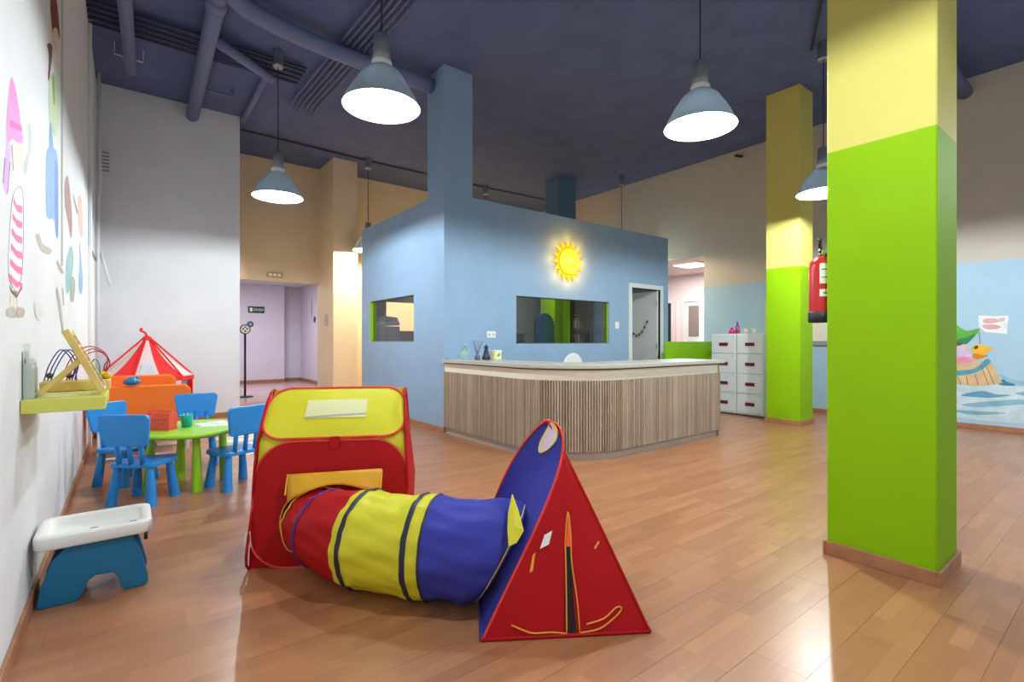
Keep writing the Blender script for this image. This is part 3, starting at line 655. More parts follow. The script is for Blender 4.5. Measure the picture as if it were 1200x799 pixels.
# filing cabinets
M_cab = mat('cabinet_paint', 'D3DAD8', .4)
def cabinet(lab):
    t = thing('filing_cabinet', lab, 'cabinet', (7.82, 3.74, 0), 0, 'filing cabinets')
    finish('cabinet_body', bx(.012, 0, .02, .62, .43, 1.32), M_cab, t, bevel=.004)
    finish('cabinet_foot', bx(.03, .01, 0, .6, .42, .02), M_dark, t)
    for k in range(4):
        z = .045+k*.318
        dr = finish('drawer', bx(-.004, .012, z, .014, .418, z+.305), M_cab, t, bevel=.004)
        finish('label_holder', bx(-.012, .13, z+.12, -.004, .28, z+.175), mat('cherry_holder', '8E1434', .4), dr)
        finish('label_card', bx(-.014, .145, z+.13, -.012, .265, z+.165), mat('dark_card', '4A1226', .5), dr)
        finish('drawer_lock', lathe(B(), [(.008, 0), (.008, .008)], 10, mtx=Matrix.Translation((-.004, .05, z+.285)) @ Matrix.Rotation(-PI/2, 4, 'Y')), M_chrome, dr)
    return t
c1 = cabinet('right white filing cabinet, next to the farther green column')
c2 = dup(c1, (7.82, 4.18, 0), 0, 'left white filing cabinet, partly behind the counter end')
for ch in c2.children:
    if ch.name.startswith('drawer'): pass
CT = 1.32
t = thing('toiletry_bottle', 'tall purple pump bottle standing on the left filing cabinet', 'bottle', (7.95, 4.22, CT))
finish('bottle_body', lathe(B(), [(.03, 0), (.033, .01), (.033, .13), (.015, .15)], 14), mat('violet_plastic', '7A3FA8', .35), t, smooth=True)
finish('bottle_cap', lathe(B(), [(.014, .15), (.016, .20), (.01, .205)], 12), mat('blue_cap', '3E4FA8', .35), t, smooth=True)
t = thing('toiletry_bottle', 'round pink jar in front of the purple pump bottle', 'jar', (7.90, 4.29, CT))
finish('jar', lathe(B(), [(.04, 0), (.05, .02), (.045, .06), (.02, .08)], 16), mat('magenta_plastic', 'D0286C', .35), t, smooth=True)
finish('jar_lid', lathe(B(), [(.022, .08), (.022, .10)], 12), mat('magenta_dark', 'A81C50', .4), t, smooth=True)
t = thing('toiletry_bottle', 'slim red bottle right of the purple pump bottle', 'bottle', (7.90, 4.18, CT))
finish('bottle_body', lathe(B(), [(.022, 0), (.025, .01), (.022, .09), (.01, .10), (.01, .12)], 12), mat('crimson_plastic', 'B81840', .35), t, smooth=True)
for k, (yy, lab) in enumerate(((4.05, 'left white mug on top of the right filing cabinet'), (3.93, 'right white mug on top of the right filing cabinet'))):
    t = thing('mug', lab, 'mug', (7.92, yy, CT), 0, 'mugs on the filing cabinets')
    finish('mug_body', lathe(B(), [(.03, 0), (.038, .01), (.04, .085), (.036, .085), (.033, .015), (.001, .012)], 16), M_wp, t, smooth=True)
    finish('handle', tube(B(), curve([(0, .038, .07), (0, .065, .06), (0, .065, .03), (0, .037, .02)], 9), .005, 6), M_wp, t, smooth=True)
t = thing('door_jamb_strip', 'pale upright strip on the right wall beside the farther green column', 'trim', (XR, 4.32, 0))
finish('strip', bx(-.02, -.03, 0, 0, .03, 1.95), mat('pale_strip', 'CFCDA8', .5), t)

# fire extinguisher on the far side of the nearest column
t = thing('fire_extinguisher', 'red fire extinguisher hanging on the far side of the nearest column', 'extinguisher', (3.355, 1.25, 1.33)); t.scale = (.88, .88, .86)
Mr = mat('extinguisher_red', 'C22426', .3)
finish('cylinder', lathe(B(), [(.075, .0), (.078, .03), (.078, .37), (.07, .41), (.04, .44), (.022, .45)], 28), Mr, t, smooth=True)
finish('base_ring', lathe(B(), [(.078, -.02), (.083, -.015), (.083, .05), (.079, .055)], 28), M_dark, t, smooth=True)
finish('valve', lathe(B(), [(.018, .45), (.02, .47), (.016, .50)], 14), M_chrome, t, smooth=True)
finish('lever', tube(B(), [(.02, 0, .49), (-.03, -.0, .515), (-.08, -.02, .56)], [.01, .012, .010]), M_dark, t, smooth=True)
finish('carry_handle', tube(B(), [(.02, 0, .475), (-.03, 0, .48), (-.075, -.02, .475)], .009), M_dark, t, smooth=True)
finish('hose', tube(B(), curve([(.02, .0, .47), (.09, 0, .46), (.10, .0, .30), (.085, .02, .08)], 18), .010), M_dark, t, smooth=True)
def wrap(z0, z1, a0, a1, r, n=8):
    b = B(); g = [[b.verts.new((r*math.cos(a0+(a1-a0)*i/n), r*math.sin(a0+(a1-a0)*i/n), z)) for i in range(n+1)] for z in (z0, z1)]
    for i in range(n): b.faces.new((g[0][i], g[0][i+1], g[1][i+1], g[1][i]))
    return b
finish('label', wrap(.25, .39, 3.35, 4.9, .0790), mat('label_white', 'F0EFEA', .5), t)
finish('label', wrap(.16, .21, 3.35, 4.9, .0790), mat('label_white', 'F0EFEA', .5), t)
finish('instruction_text', wrap(.345, .352, 3.5, 4.4, .0796), M_dark, t); finish('instruction_text', wrap(.29, .296, 3.5, 4.3, .0796), M_dark, t); finish('instruction_text', wrap(.18, .188, 3.6, 4.4, .0796), M_dark, t)
finish('bracket', bx(-.02, -.115, .3, .02, -.07, .36), M_chrome, t)

# things inside the blue office
t = thing('green_cabinet', 'tall bright green cabinet seen through the office front window', 'cabinet', (6.9, 7.5, 0))
finish('cabinet_body', bx(0, .02, 0, .42, .45, 2.3), M_limegreen, t)
finish('door', bx(0, 0, .05, .20, .02, 2.25), mat('dark_lime', '79A51E', .4), t); finish('door', bx(.21, 0, .05, .42, .02, 2.25), M_limegreen, t)
t = thing('dark_bookcase', 'dark open bookcase with shelves beside the green cabinet in office', 'bookcase', (7.34, 7.45, 0))
Mdk = mat('dark_walnut', '3A2A22', .5)
finish('back_panel', bx(0, .36, 0, .52, .38, 2.3), Mdk, t)
for x in (0, .5): finish('side_panel', bx(x, 0, 0, x+.02, .36, 2.3), Mdk, t)
for z in (.1, .6, 1.1, 1.45, 1.75, 2.1): finish('shelf', bx(.02, .0, z, .50, .36, z+.02), Mdk, t)
for k in range(9):
    z = (1.12, 1.47)[k > 4]; x = 7.39+(k % 5)*.09
    hh = (.20, .16, .22, .14, .18)[k % 5]
    o = finish('book', bx(0, 0, 0, .03, .15, hh), mat('book_%d' % (k % 4), ('8A6A5A', '5E6E72', 'B7A58A', '7A8C6A')[k % 4], .6), None)
    o.location = (x, 7.5, z+.002); tag(o, ('%s book, %s on the %s shelf of dark office bookcase') % (('brown', 'slate grey', 'beige', 'green')[k % 4], ('first', 'second', 'third', 'fourth', 'fifth')[k % 5], ('middle', 'upper')[k > 4]), 'book', 'books in the office bookcase')
t = thing('blue_arch_panel', 'dark blue arched play panel inside the office behind the window', 'panel', (5.83, 6.6, 0))
pr = [(-.22, 0), (-.22, 1.35)]+[(-.22*math.cos(a), 1.47+.22*math.sin(a)) for a in [PI*k/10 for k in range(11)]]+[(.22, 1.35), (.22, 0)]
finish('panel', prism(B(), [(x, 0, z) for x, z in pr], (0, .04, 0)), mat('deep_blue', '2C5778', .5), t)
finish('panel_foot', bx(-.3, -.12, 0, .3, .16, .03), mat('deep_blue', '2C5778', .5), t)
t = thing('potted_plant', 'small brownish potted plant at the lower left of office window', 'plant', (4.95, 6.25, 0))
finish('plant_stand', lathe(B(), [(.12, 0), (.12, .95)], 16), mat('stand_grey', '7F7B74', .6), t)
finish('pot', lathe(B(), [(.06, .95), (.08, 1.07), (.07, 1.07)], 16), mat('terracotta', '8F5A42', .6), t)
lb = B()
for k in range(16):
    a = k*2.4; r = .10+.05*random.random(); h = 1.2+.16*random.random()
    prism(lb, [(0, 0, 1.06), (r*.5*math.cos(a)-.012*math.sin(a), r*.5*math.sin(a)+.012*math.cos(a), (1.06+h)/2+.03), (r*math.cos(a), r*math.sin(a), h), (r*.5*math.cos(a)+.012*math.sin(a), r*.5*math.sin(a)-.012*math.cos(a), (1.06+h)/2)], (0, 0, .002))
finish('leaves', lb, mat('olive_leaf', '7A7440', .6), t)
t = thing('office_counter', 'low grey counter inside the office along its rear window', 'counter', (3.74, 7.98, 0))
finish('counter_body', bx(0, .05, 0, 2.8, .47, 1.34), mat('grey_laminate', '8C9188', .5), t); finish('counter_top', bx(-.02, .0, 1.34, 2.82, .478, 1.375), mat('grey_laminate_top', '7D827C', .5), t)
t = thing('printer', 'grey photocopier seen at left through the side office window', 'printer', (3.41, 7.93, 0)); t.scale = (.58, .9, 1)
gm = mat('printer_grey', '9AA2A2', .4)
finish('printer_body', bx(0, 0, 0, .5, .5, 1.45), gm, t, bevel=.02); finish('scanner_lid', bx(-.0, -.0, 1.47, .5, .5, 1.53), mat('printer_light', 'C6CACB', .4), t, bevel=.02)
finish('paper_tray', prism(B(), [(.05, -.0, 1.53), (.45, 0, 1.53), (.42, .0, 1.60), (.08, .0, 1.62)], (0, .4, 0)), gm, t)
t = thing('wicker_tray', 'brown woven tray standing upright in the office side window', 'tray', (4.22, 8.2, 1.40))
finish('tray_board', bx(-.10, 0, 0, .10, .02, .26), mat('wicker', '7A5A3A', .7, bump=.6, bscale=50), t).rotation_euler = (-.15, .15, 0)
t = thing('garland', 'string of small dark pennants on the open grey office door', 'garland', (7.845, 6.17, .06))
finish('string', tube(B(), curve([(0, -.25, 1.54), (0, -.10, 1.31), (0, .02, 1.25), (0, .19, 1.37)], 16), .004, 5), M_dark, t)
for k, (yy, zz) in enumerate(((-.23, 1.50), (-.17, 1.40), (-.11, 1.31), (-.05, 1.26), (.02, 1.235), (.09, 1.27), (.16, 1.33))):
    finish('pennant', prism(B(), [(0, yy-.025, zz+.022), (0, yy+.025, zz+.025), (0, yy+.008, zz-.03)], (-.006, 0, 0)), M_dark, t)

# hall things
t = thing('exit_sign', 'small dark green exit sign on the lavender wall of hall', 'sign', (2.86, 15.5, 2.08)); t.scale = (.8, 1, 1)
finish('sign_board', bx(-.26, -.02, -.09, .26, 0, .09), mat('exit_green', '0F4A35', .5), t, bevel=.004)
finish('sign_pictogram', bx(-.21, -.024, -.05, -.12, -.02, .05), M_wp, t)
txt('sign_text', 'SALIDA', .10, M_wp, t, Matrix.Translation((.07, -.022, 0)) @ Matrix.Rotation(PI/2, 4, 'X'))
t = thing('emergency_light', 'small oblong emergency light on the beige wall above the hall opening', 'lamp', (2.32, YB, 2.52))
finish('housing', bx(-.15, -.05, -.05, .15, 0, .05), mat('beige_housing', 'B5A48E', .5), t, bevel=.015)
for x in (-.08, 0, .08): finish('lens', bx(x-.028, -.058, -.025, x+.028, -.05, .025), M_wp, t, bevel=.006)
t = thing('height_pole', 'black upright pole topped by a round white face and blue disc', 'pole', (1.98, 11.9, 0))
finish('pole', tube(B(), [(0, 0, .03), (0, 0, 1.36)], .022, 10), M_dark, t, smooth=True)
finish('foot', lathe(B(), [(.16, 0), (.16, .02), (.03, .03)], 20), M_dark, t)
yx = Matrix.Rotation(PI/2, 4, 'X')
finish('round_head', lathe(B(), [(.105, 0), (.105, .03)], 24, mtx=Matrix.Translation((0, .015, 1.45)) @ yx), M_dark, t)
finish('face_disc', lathe(B(), [(.085, 0), (.085, .006)], 24, mtx=Matrix.Translation((0, -.015, 1.45)) @ yx), M_wp, t)
for x, z in ((-.04, 1.46), (.04, 1.46), (0, 1.41), (0, 1.50)): finish('face_mark', lathe(B(), [(.018, 0), (.018, .003)], 10, mtx=Matrix.Translation((x, -.021, z)) @ yx), M_dark, t)
finish('blue_disc', lathe(B(), [(.065, 0), (.065, .03)], 20, mtx=Matrix.Translation((.10, .012, 1.56)) @ yx), mat('disc_blue', '2E5F94', .4), t)
finish('blue_disc_centre', lathe(B(), [(.03, 0), (.03, .006)], 16, mtx=Matrix.Translation((.10, -.018, 1.56)) @ yx), mat('disc_light', '8FB8DC', .4), t)
# wall decals on hall right wall
wh = bpy.data.objects['wall_hall_right']
for k, (y, z, h, w_) in enumerate(((14.6, 1.85, .55, .03), (13.9, 2.0, .5, .02), (13.4, 1.35, .25, .16), (13.2, 1.05, .35, .07), (14.3, 1.7, .2, .16))):
    finish('wall_decal', prism(B(), [(4.12, y, z), (4.12, y+w_, z+h*.3), (4.12, y+w_*.6, z+h), (4.12, y-w_*.5, z+h*.7), (4.12, y-w_*.3, z+h*.2)], (-.004, 0, 0)), mat('decal_%d' % (k % 2), ('3A3A44', 'A88FC0')[k % 2], .6), wh)
t = thing('wall_thermostat', 'small pale box on the side of the beige pillar', 'thermostat', (3.2, 10.3, 1.62))
finish('thermostat_case', bx(-.03, -.06, -.12, 0, .06, .12), mat('case_grey', 'B4AAB0', .5), t, bevel=.006)
t = thing('wall_thermostat', 'small ribbed box high on the white wall block near its left corner', 'thermostat', (-.26, 9.05, 3.72))
finish('case', bx(-.05, -.04, -.17, .06, 0, .17), M_white, t, bevel=.006)
for k in range(6): finish('louvre', bx(-.04, -.048, -.14+.05*k, .05, -.04, -.12+.05*k), mat('louvre_grey', '9A958C', .5), t)
# ---------------------------------------------------------------- small chairs and table
def make_chair():
    t = thing('kids_chair', '', 'chair', (0, 0, 0), 0, 'blue kids chairs around the round table')
    # faces +Y; backrest at -Y
    b = B(); pl = rrect(.34, .30, .05, 4, -.17, -.14); prism(b, [(x, y, .275) for x, y in pl], (0, 0, .035))
    finish('seat', b, M_chair, t, bevel=.008)
    for sx in (-1, 1):
        for sy in (-1, 1):
            x, y = sx*.12, sy*.10
            b = B(); tube(b, [(x, y, .285), (x*1.12, y*1.12, .14), (x*1.22, y*1.28, 0)], [.023, .031, .037], 14)
            for v in b.verts:
                if v.co.z < .02: v.co.z = 0
            finish('leg', b, M_chair, t, smooth=False)
    for x in (-.085, 0, .085):
        finish('back_post', tube(B(), [(x, -.125, .30), (x*1.05, -.155, .50)], [.018, .017], 10), M_chair, t, smooth=True)
    b = B(); n = 10
    front = []
    prof = [(-.155, .455), (-.135, .44), (.135, .44), (.155, .455), (.185, .64), (.175, .665), (.15, .675), (-.15, .675), (-.175, .665), (-.185, .64)]
    prism(b, [(x, -.150-(z-.44)*.14, z) for x, z in prof], (0, -.028, -.002))
    finish('backrest', b, M_chair, t, bevel=.009, seg=3)
    return t
ch0 = make_chair()
TX, TY = .40, 4.95
def face(x, y): return math.atan2(TY-y, TX-x)-PI/2
spots = [(.095, 4.66, 'blue kids chair nearest the camera, its back to us, left of table', -.66),
         (-.01, 5.36, 'blue kids chair behind the nearest one, against the left wall', face(-.01, 5.36)),
         (.53, 5.70, 'blue kids chair on the far side of the round table, facing us', face(.53, 5.70)+.1),
         (.71, 4.69, 'blue kids chair right of the round table beside the yellow roofed tent', math.atan2(.918, -.40)-PI/2)]
for i, (x, y, lab, rz) in enumerate(spots):
    if i == 0: ch0.location = (x, y, 0); ch0.rotation_euler = (0, 0, rz); ch0['label'] = lab
    else: dup(ch0, (x, y, 0), rz, lab)
t = thing('kids_table', 'round lime green kids table with flared legs', 'table', (TX, TY, 0))
finish('tabletop', lathe(B(), [(.35, .445), (.40, .445), (.42, .452), (.425, .465), (.42, .478), (.405, .482)], 48), M_limegreen, t, smooth=False, bevel=.003)
for k in range(4):
    a = -1.44+k*PI/2; x, y = .25*math.cos(a), .25*math.sin(a)
    b = B(); tube(b, [(x, y, .45), (x*1.05, y*1.05, .25), (x*1.10, y*1.10, 0)], [.026, .034, .042], 14)
    for v in b.verts:
        if v.co.z < .02: v.co.z = 0
    finish('leg', b, M_limegreen, t)
TT = .482
t = thing('red_crate', 'small coral red plastic crate standing on the left of green table', 'crate', (.21, 4.93, TT), math.radians(-38))
Mc = mat('coral_plastic', 'E8543E', .4)
finish('crate_base', bx(-.10, -.05, 0, .10, .05, .01), Mc, t)
for y in (-.05, .042):
    finish('side_panel', bx(-.10, y, .01, .10, y+.008, .12), Mc, t, bevel=.002)
for x in (-.10, .092): finish('end_panel', bx(x, -.042, .01, x+.008, .042, .14), Mc, t, bevel=.002)
for z in (.03, .06, .09): finish('rail', bx(-.085, -.056, z, .085, -.050, z+.012), Mc, t, bevel=.002)
finish('carry_handle', tube(B(), curve([(-.095, 0, .13), (-.08, 0, .155), (.08, 0, .155), (.095, 0, .13)], 12), .006), Mc, t, smooth=True)
t = thing('teal_bucket', 'small turquoise bucket on the green table holding pencils', 'bucket', (.39, 4.96, TT))
finish('bucket', lathe(B(), [(.036, 0), (.048, .095), (.052, .10), (.046, .098), (.034, .005), (.001, .005)], 20), mat('turquoise_plastic', '18B0B4', .35), t, smooth=True)
for k in range(5):
    a = k*1.3; finish('pencil', tube(B(), [(.012*math.cos(a), .012*math.sin(a), .01), (.03*math.cos(a), .03*math.sin(a), .115)], .0035, 6), mat('pencil_%d' % (k % 2), ('78D0C8', 'D8ECE4')[k % 2], .5), t)
for k, (x, y, rz, lab) in enumerate(((.58, 5.02, .3, 'upper white drawing sheet on the right of green table'), (.60, 4.93, -.25, 'lower white drawing sheet near the right rim of table'))):
    t = thing('drawing_sheet', lab, 'paper', (x, y, TT+.0005+.002*(1-k)), rz, 'sheets on the green table')
    finish('paper', bx(-.12, -.085, 0, .12, .085, .001), M_wp, t)
    finish('pencil_drawing', tube(B(), curve([(-.06, -.02, .0015), (-.02, .03, .0015), (.02, -.02, .0015), (.06, .02, .0015)], 12), .0012, 4), mat('pencil_grey', '8A8F96', .6), t)
# rug
t = thing('play_rug', 'pale patterned play rug on the floor behind the green table', 'rug', (1.55, 6.5, 0), .1)
finish('rug_mat', bx(-.65, -.6, 0, .65, .6, .006), mat('rug_pale', 'D5D8D0', .9), t)
for k, (y0, y1) in enumerate(((-.5, -.42), (-.2, -.12), (.12, .2), (.42, .5))): finish('rug_stripe', bx(-.62, y0, .006, .62, y1, .0075), mat('rug_grey%d' % (k % 2), ('A6ABA8', 'C8C2A0')[k % 2], .9), t)

# orange playpen-like sofa with tube frame
t = thing('orange_playpen', 'orange fabric playpen on a white tube frame behind the small chairs', 'playpen', (-.26, 6.38, 0))
prf = curve([(0, 0, .02), (0, 0, .35)], 4)
for y, top, x1, nm in ((0, .74, .80, 'near_panel'), (.52, .82, .70, 'far_panel')):
    pl = [(.0, .28), (x1, .28), (x1-.0, top-.05), (x1-.05, top), (.05, top), (0, top-.05)]
    finish(nm, prism(B(), [(x, y-.0, z) for x, z in pl], (0, .045, 0)), M_orange, t, bevel=.018, seg=3)
for x in (0.0, .72): finish('side_panel', bx(x, .045, .28, x+.04, .52, .70), M_orange, t, bevel=.012)
finish('base_panel', bx(.04, .045, .30, .72, .52, .34), M_orange, t)
for y in (.01, .54):
    finish('tube_leg', tube(B(), [(.03, y, .30), (.03, y, .05), (.06, y, .018), (.74, y, .018), (.77, y, .05), (.77, y, .30)], .014, 8), M_wmetal, t, smooth=True)
t = thing('teal_toy', 'lumpy teal soft toy resting on the orange playpen edge', 'toy', (.03, 6.38+.02, .748))
b = B(); lathe(b, [(.03, 0), (.075, .02), (.07, .05), (.03, .08), (.005, .09)], 14); finish('toy_body', b, M_teal, t, smooth=True)
finish('toy_ear', lathe(B(), [(.004, .06), (.022, .075), (.018, .10), (.003, .105)], 10, loc=(.045, 0, -.015)), M_teal, t, smooth=True)

# circus tent
t = thing('circus_play_tent', 'red and white striped circus play tent near the white wall', 'tent', (.20, 8.2, 0))
Mrt = mat('tent_red', 'E8282A', .7, bump=.3, bscale=10, transl=.2); Mwt = mat('tent_white', 'EDE4E4', .7, bump=.3, bscale=10, transl=.3)
N = 12; HR = .53; ZB = .74; ZA = 1.24; off = math.radians(-91.4-15)
def hx(a, r, z): return (r*math.cos(a), r*math.sin(a), z)
for k in range(N):
    a0 = off+k*2*PI/N; a1 = a0+2*PI/N
    c0 = Vector(hx(a0, HR, ZB)); c1 = Vector(hx(a1, HR, ZB)); ap0 = Vector(hx(a0, .035, ZA)); ap1 = Vector(hx(a1, .035, ZA))
    for f0, f1, mm, nm in ((0, 1, (Mwt, Mrt)[k % 2], ('white_panel', 'red_panel')[k % 2]),):
        b = B(); rows = 8; g = []
        for i in range(rows+1):
            s = i/rows; L = c0.lerp(ap0, s); Rr = c1.lerp(ap1, s); sag = -.05*math.sin(PI*s)
            row = []
            for j in range(3):
                p = L.lerp(Rr, f0+(f1-f0)*j/2); q = p.copy(); q.z += sag; row.append(b.verts.new(q))
            g.append(row)
        for i in range(rows):
            for j in range(2): b.faces.new((g[i][j], g[i][j+1], g[i+1][j+1], g[i+1][j]))
        finish(nm, b, mm, t, smooth=True)
    n = Vector((math.cos((a0+a1)/2), math.sin((a0+a1)/2), 0))
    finish('brim_band', prism(B(), [c0, c1, c1-Vector((0, 0, .055)), c0-Vector((0, 0, .055))], n*.008), Mrt, t)
    finish('brim_corner', tube(B(), [c0[:], (c0-Vector((0, 0, .055)))[:]], .008, 6), Mrt, t)
    if k % 2: continue
    b = B(); m_ = 8
    top = [b.verts.new(c0.lerp(c1, j/m_*.42)-Vector((0, 0, .05))) for j in range(m_+1)]
    bot = [b.verts.new(Vector((*(c0.lerp(c1, j/m_*.42)).xy, 0.005))+n*.02*math.sin(j*2.2)) for j in range(m_+1)]
    for j in range(m_): b.faces.new((top[j], top[j+1], bot[j+1], bot[j]))
    finish('curtain', b, mat('tent_blue', '1F7FC4', .7) if k % 4 == 2 else Mrt, t, smooth=True)
    finish('tent_pole', tube(B(), [(c0.x, c0.y, 0), (c0.x, c0.y, ZB), ap0[:]], .012, 8), Mrt, t, smooth=True)
finish('top_cap', lathe(B(), [(.06, ZA-.04), (.05, ZA+.01), (.02, ZA+.03)], 12), Mrt, t, smooth=True)
finish('top_tie', tube(B(), curve([(0, 0, ZA+.02), (-.02, 0, ZA+.07), (-.07, 0, ZA+.10), (-.05, 0, ZA+.13)], 10), .014, 8), Mrt, t, smooth=True)
finish('mesh_window', prism(B(), [(-.095, -.455, .775), (.075, -.455, .775), (.04, -.35, .90), (-.06, -.35, .90)], (0, -.006, .003)), mat('grey_mesh', 'B9BDC2', .8), t)

# ---------------------------------------------------------------- wall shelf and toys
SY = 2.83
t = thing('wall_shelf', 'lime yellow fold-down shelf fixed to left wall', 'shelf', (XL, SY, 0))
M_sh = mat('yellow_green_board', 'D2D25C', .4)
finish('shelf_board', bx(.002, 0, .90, .272, .52, .957), M_sh, t, bevel=.003)
finish('grid_print', bx(.03, .10, .957, .24, .30, .958), mat('pale_print', 'E6E4A0', .45), t)
t = thing('bead_maze', 'wooden bead maze with red and blue looping wires on wall shelf', 'toy', (-.20, 3.27, .957))
M_ply = mat('toy_wood', 'D9BC6A', .45, noise=.08, nscale=12)
finish('maze_base', bx(-.13, -.07, 0, .13, .075, .05), M_ply, t, bevel=.006)
def wire(pts, m, r=.0028, n=40): finish('wire', tube(B(), curve(pts, n), r, 6), m, t, smooth=True)
Mwr = mat('red_wire', 'B01840', .4); Mwb = mat('blue_wire', '2A3F9A', .4); Mwg = mat('green_wire', '2F8A5A', .4)
for k in range(3):
    o_ = .02*k
    wire([(-.06+o_, -.02+o_, .05), (-.02+o_, 0, .16), (.04+o_, .01, .215-.6*o_), (.10+o_*.5, .02, .19-o_), (.125-o_*.5, .03, .12), (.085+o_*.3, .04, .05)], Mwr)
    wire([(-.12+.012*k, 0, .05), (-.10+.015*k, 0, .13), (-.06+.015*k, .01, .20), (-.02+.012*k, .02, .14), (-.03+.01*k, .03, .05)], Mwb)
wire([(.0, -.04, .05), (.0, -.04, .14), (.02, -.03, .17), (.035, -.02, .13)], Mwb)
wire([(.09, -.03, .05), (.085, -.03, .13), (.065, -.02, .15), (.05, -.02, .11), (.05, -.0, .09)], Mwg)
def bead(x, y, z, r, col, rt=t):
    finish('bead', lathe(B(), [(.001, -r)]+[(r*math.sin(a), -r*math.cos(a)) for a in [PI*i/8 for i in range(1, 8)]]+[(.001, r)], 14, loc=(x, y, z)), mat('bead_'+col, col, .35), rt, smooth=True)
bead(.05, -.02, .105, .018, '1F6A4A'); bead(.02, -.02, .145, .015, '1A3F6A'); bead(.095, .03, .068, .022, 'E8C418'); bead(.065, .03, .066, .02, 'E8C418')
bead(.115, .0, .066, .018, 'D8B010'); bead(-.10, 0, .075, .014, '4A4A2A'); bead(-.03, .02, .07, .014, '2A3040')
t = thing('abacus', 'wooden A-frame abacus with coloured beads leaning on wall shelf', 'abacus', (-.218, 3.0, .957))
# profile in x-z, width along y
W2 = .10
def beam(nm, x0, z0, x1, z1, y0, y1, wd=.028):
    d = Vector((x1-x0, 0, z1-z0)).normalized(); nrm = Vector((-d.z, 0, d.x))*wd/2
    a, b_ = Vector((x0, y0, z0)), Vector((x1, y0, z1))
    return finish(nm, prism(B(), [a-nrm, b_-nrm, b_+nrm, a+nrm], (0, y1-y0, 0)), M_ply, t, bevel=.002, seg=1)
for y0 in (-.10, .086):
    beam('frame_side', .128, .014, .0, .29, y0, y0+.014)
    beam('rear_strut', -.085, .014, .055, .165, y0+(.014 if y0 < 0 else -.014), y0+(.028 if y0 < 0 else 0), .022)
beam('frame_bar', .128, .014, .120, .03, -.086, .086, .02); beam('frame_bar', .008, .275, .0, .29, -.086, .086, .02)
beam('rear_bar', -.080, .02, -.07, .03, -.07, .07, .014)
cols = ['C8B070', 'B09A60', 'D8C080', 'D8602A', 'C84040', 'D87050', '2F7A4A', '3A8A6A', '3A4A8A', '6A6AA0']
for k in range(10):
    s = (k+.8)/10.8; x = .0+.128*s+.004; z = .29-.276*s
    finish('rod', tube(B(), [(x, -.09, z), (x, .09, z)], .002, 6), M_chrome, t)
    col_ = cols[k]
    finish('bead_row', (lambda bm: [lathe(bm, [(.002, -.006), (.010, -.004), (.010, .004), (.002, .006)], 10, mtx=Matrix.Translation((x, -.075+.0145*j, z)) @ Matrix.Rotation(PI/2, 4, 'X')) for j in range(10)] and bm)(B()), mat('abacus_'+col_, col_, .35), t, smooth=True)
t = thing('leaflet_holder', 'clear acrylic leaflet holder on shelf against left wall', 'holder', (XL+.012, 2.93, .957))
Ma = mat('acrylic', 'E4ECE8', .2, transl=.5)
finish('holder_back', bx(-.008, -.05, 0, -.004, .07, .20), Ma, t); finish('holder_front', bx(.02, -.05, 0, .024, .07, .13), Ma, t)
for y in (-.05, .067): finish('holder_side', bx(-.004, y, 0, .02, y+.003, .15), Ma, t)
finish('leaflets', bx(0, -.04, .002, .015, .06, .17), mat('leaflet_paper', 'D6DED6', .6), t)

# ---------------------------------------------------------------- white and petrol activity stool
t = thing('activity_stool', 'petrol blue plastic stool with a white basin tray by left wall', 'stool', (-.32, 3.02, 0))
leg = [(.0, 0), (.125, 0), (.15, .02), (.175, .085), (.20, .10), (.265, .095), (.285, .06), (.295, .015), (.31, 0), (.385, 0), (.40, .012), (.398, .05), (.37, .17), (.335, .255), (.10, .255), (.045, .20), (.008, .09), (-.004, .02)]
pf = finish('leg_panel', prism(B(), [(x, .02, z) for x, z in leg], (0, .03, 0)), M_teal, t, bevel=.006, seg=3)
pf2 = finish('leg_panel', prism(B(), [(x, .25, z) for x, z in leg], (0, .03, 0)), M_teal, t, bevel=.006, seg=3)
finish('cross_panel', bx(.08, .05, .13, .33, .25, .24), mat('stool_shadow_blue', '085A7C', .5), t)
finish('tray_skirt', bx(.035, .03, .252, .375, .28, .275), M_wp, t, bevel=.006)
# tray: open basin
bm = B(); o_ = rrect(.43, .345, .05, 5, -.015, -.02); i_ = rrect(.35, .265, .03, 5, .025, .02)
def ring(pts, z): return [bm.verts.new((x, y, z)) for x, y in pts]
def mid(pts, k): cxm = sum(p[0] for p in pts)/len(pts); cym = sum(p[1] for p in pts)/len(pts); return [(cxm+(x-cxm)*k, cym+(y-cym)*k) for x, y in pts]
R_ = [ring(mid(o_, .97), .268), ring(o_, .275), ring(o_, .318), ring(mid(o_, .985), .326), ring(mid(i_, 1.02), .326), ring(i_, .318), ring(mid(i_, .94), .298)]
for a, b_ in zip(R_, R_[1:]):
    for k in range(len(a)): bm.faces.new((a[k], a[(k+1) % len(a)], b_[(k+1) % len(a)], b_[k]))
bm.faces.new(R_[0][::-1]); bm.faces.new(R_[-1])
finish('basin_tray', bm, M_wp, t, smooth=True)
for k, x in enumerate((.12, .19, .27, .34)):
    finish('drain_slot', bx(x-.014, .085+.02*(k % 2), .2985, x+.014, .10+.02*(k % 2), .3), M_dark, t)
finish('side_knob', lathe(B(), [(.02, 0), (.02, .015)], 12, mtx=Matrix.Translation((.385, .16, .2)) @ Matrix.Rotation(PI/2, 4, 'Y')), M_dark, t)

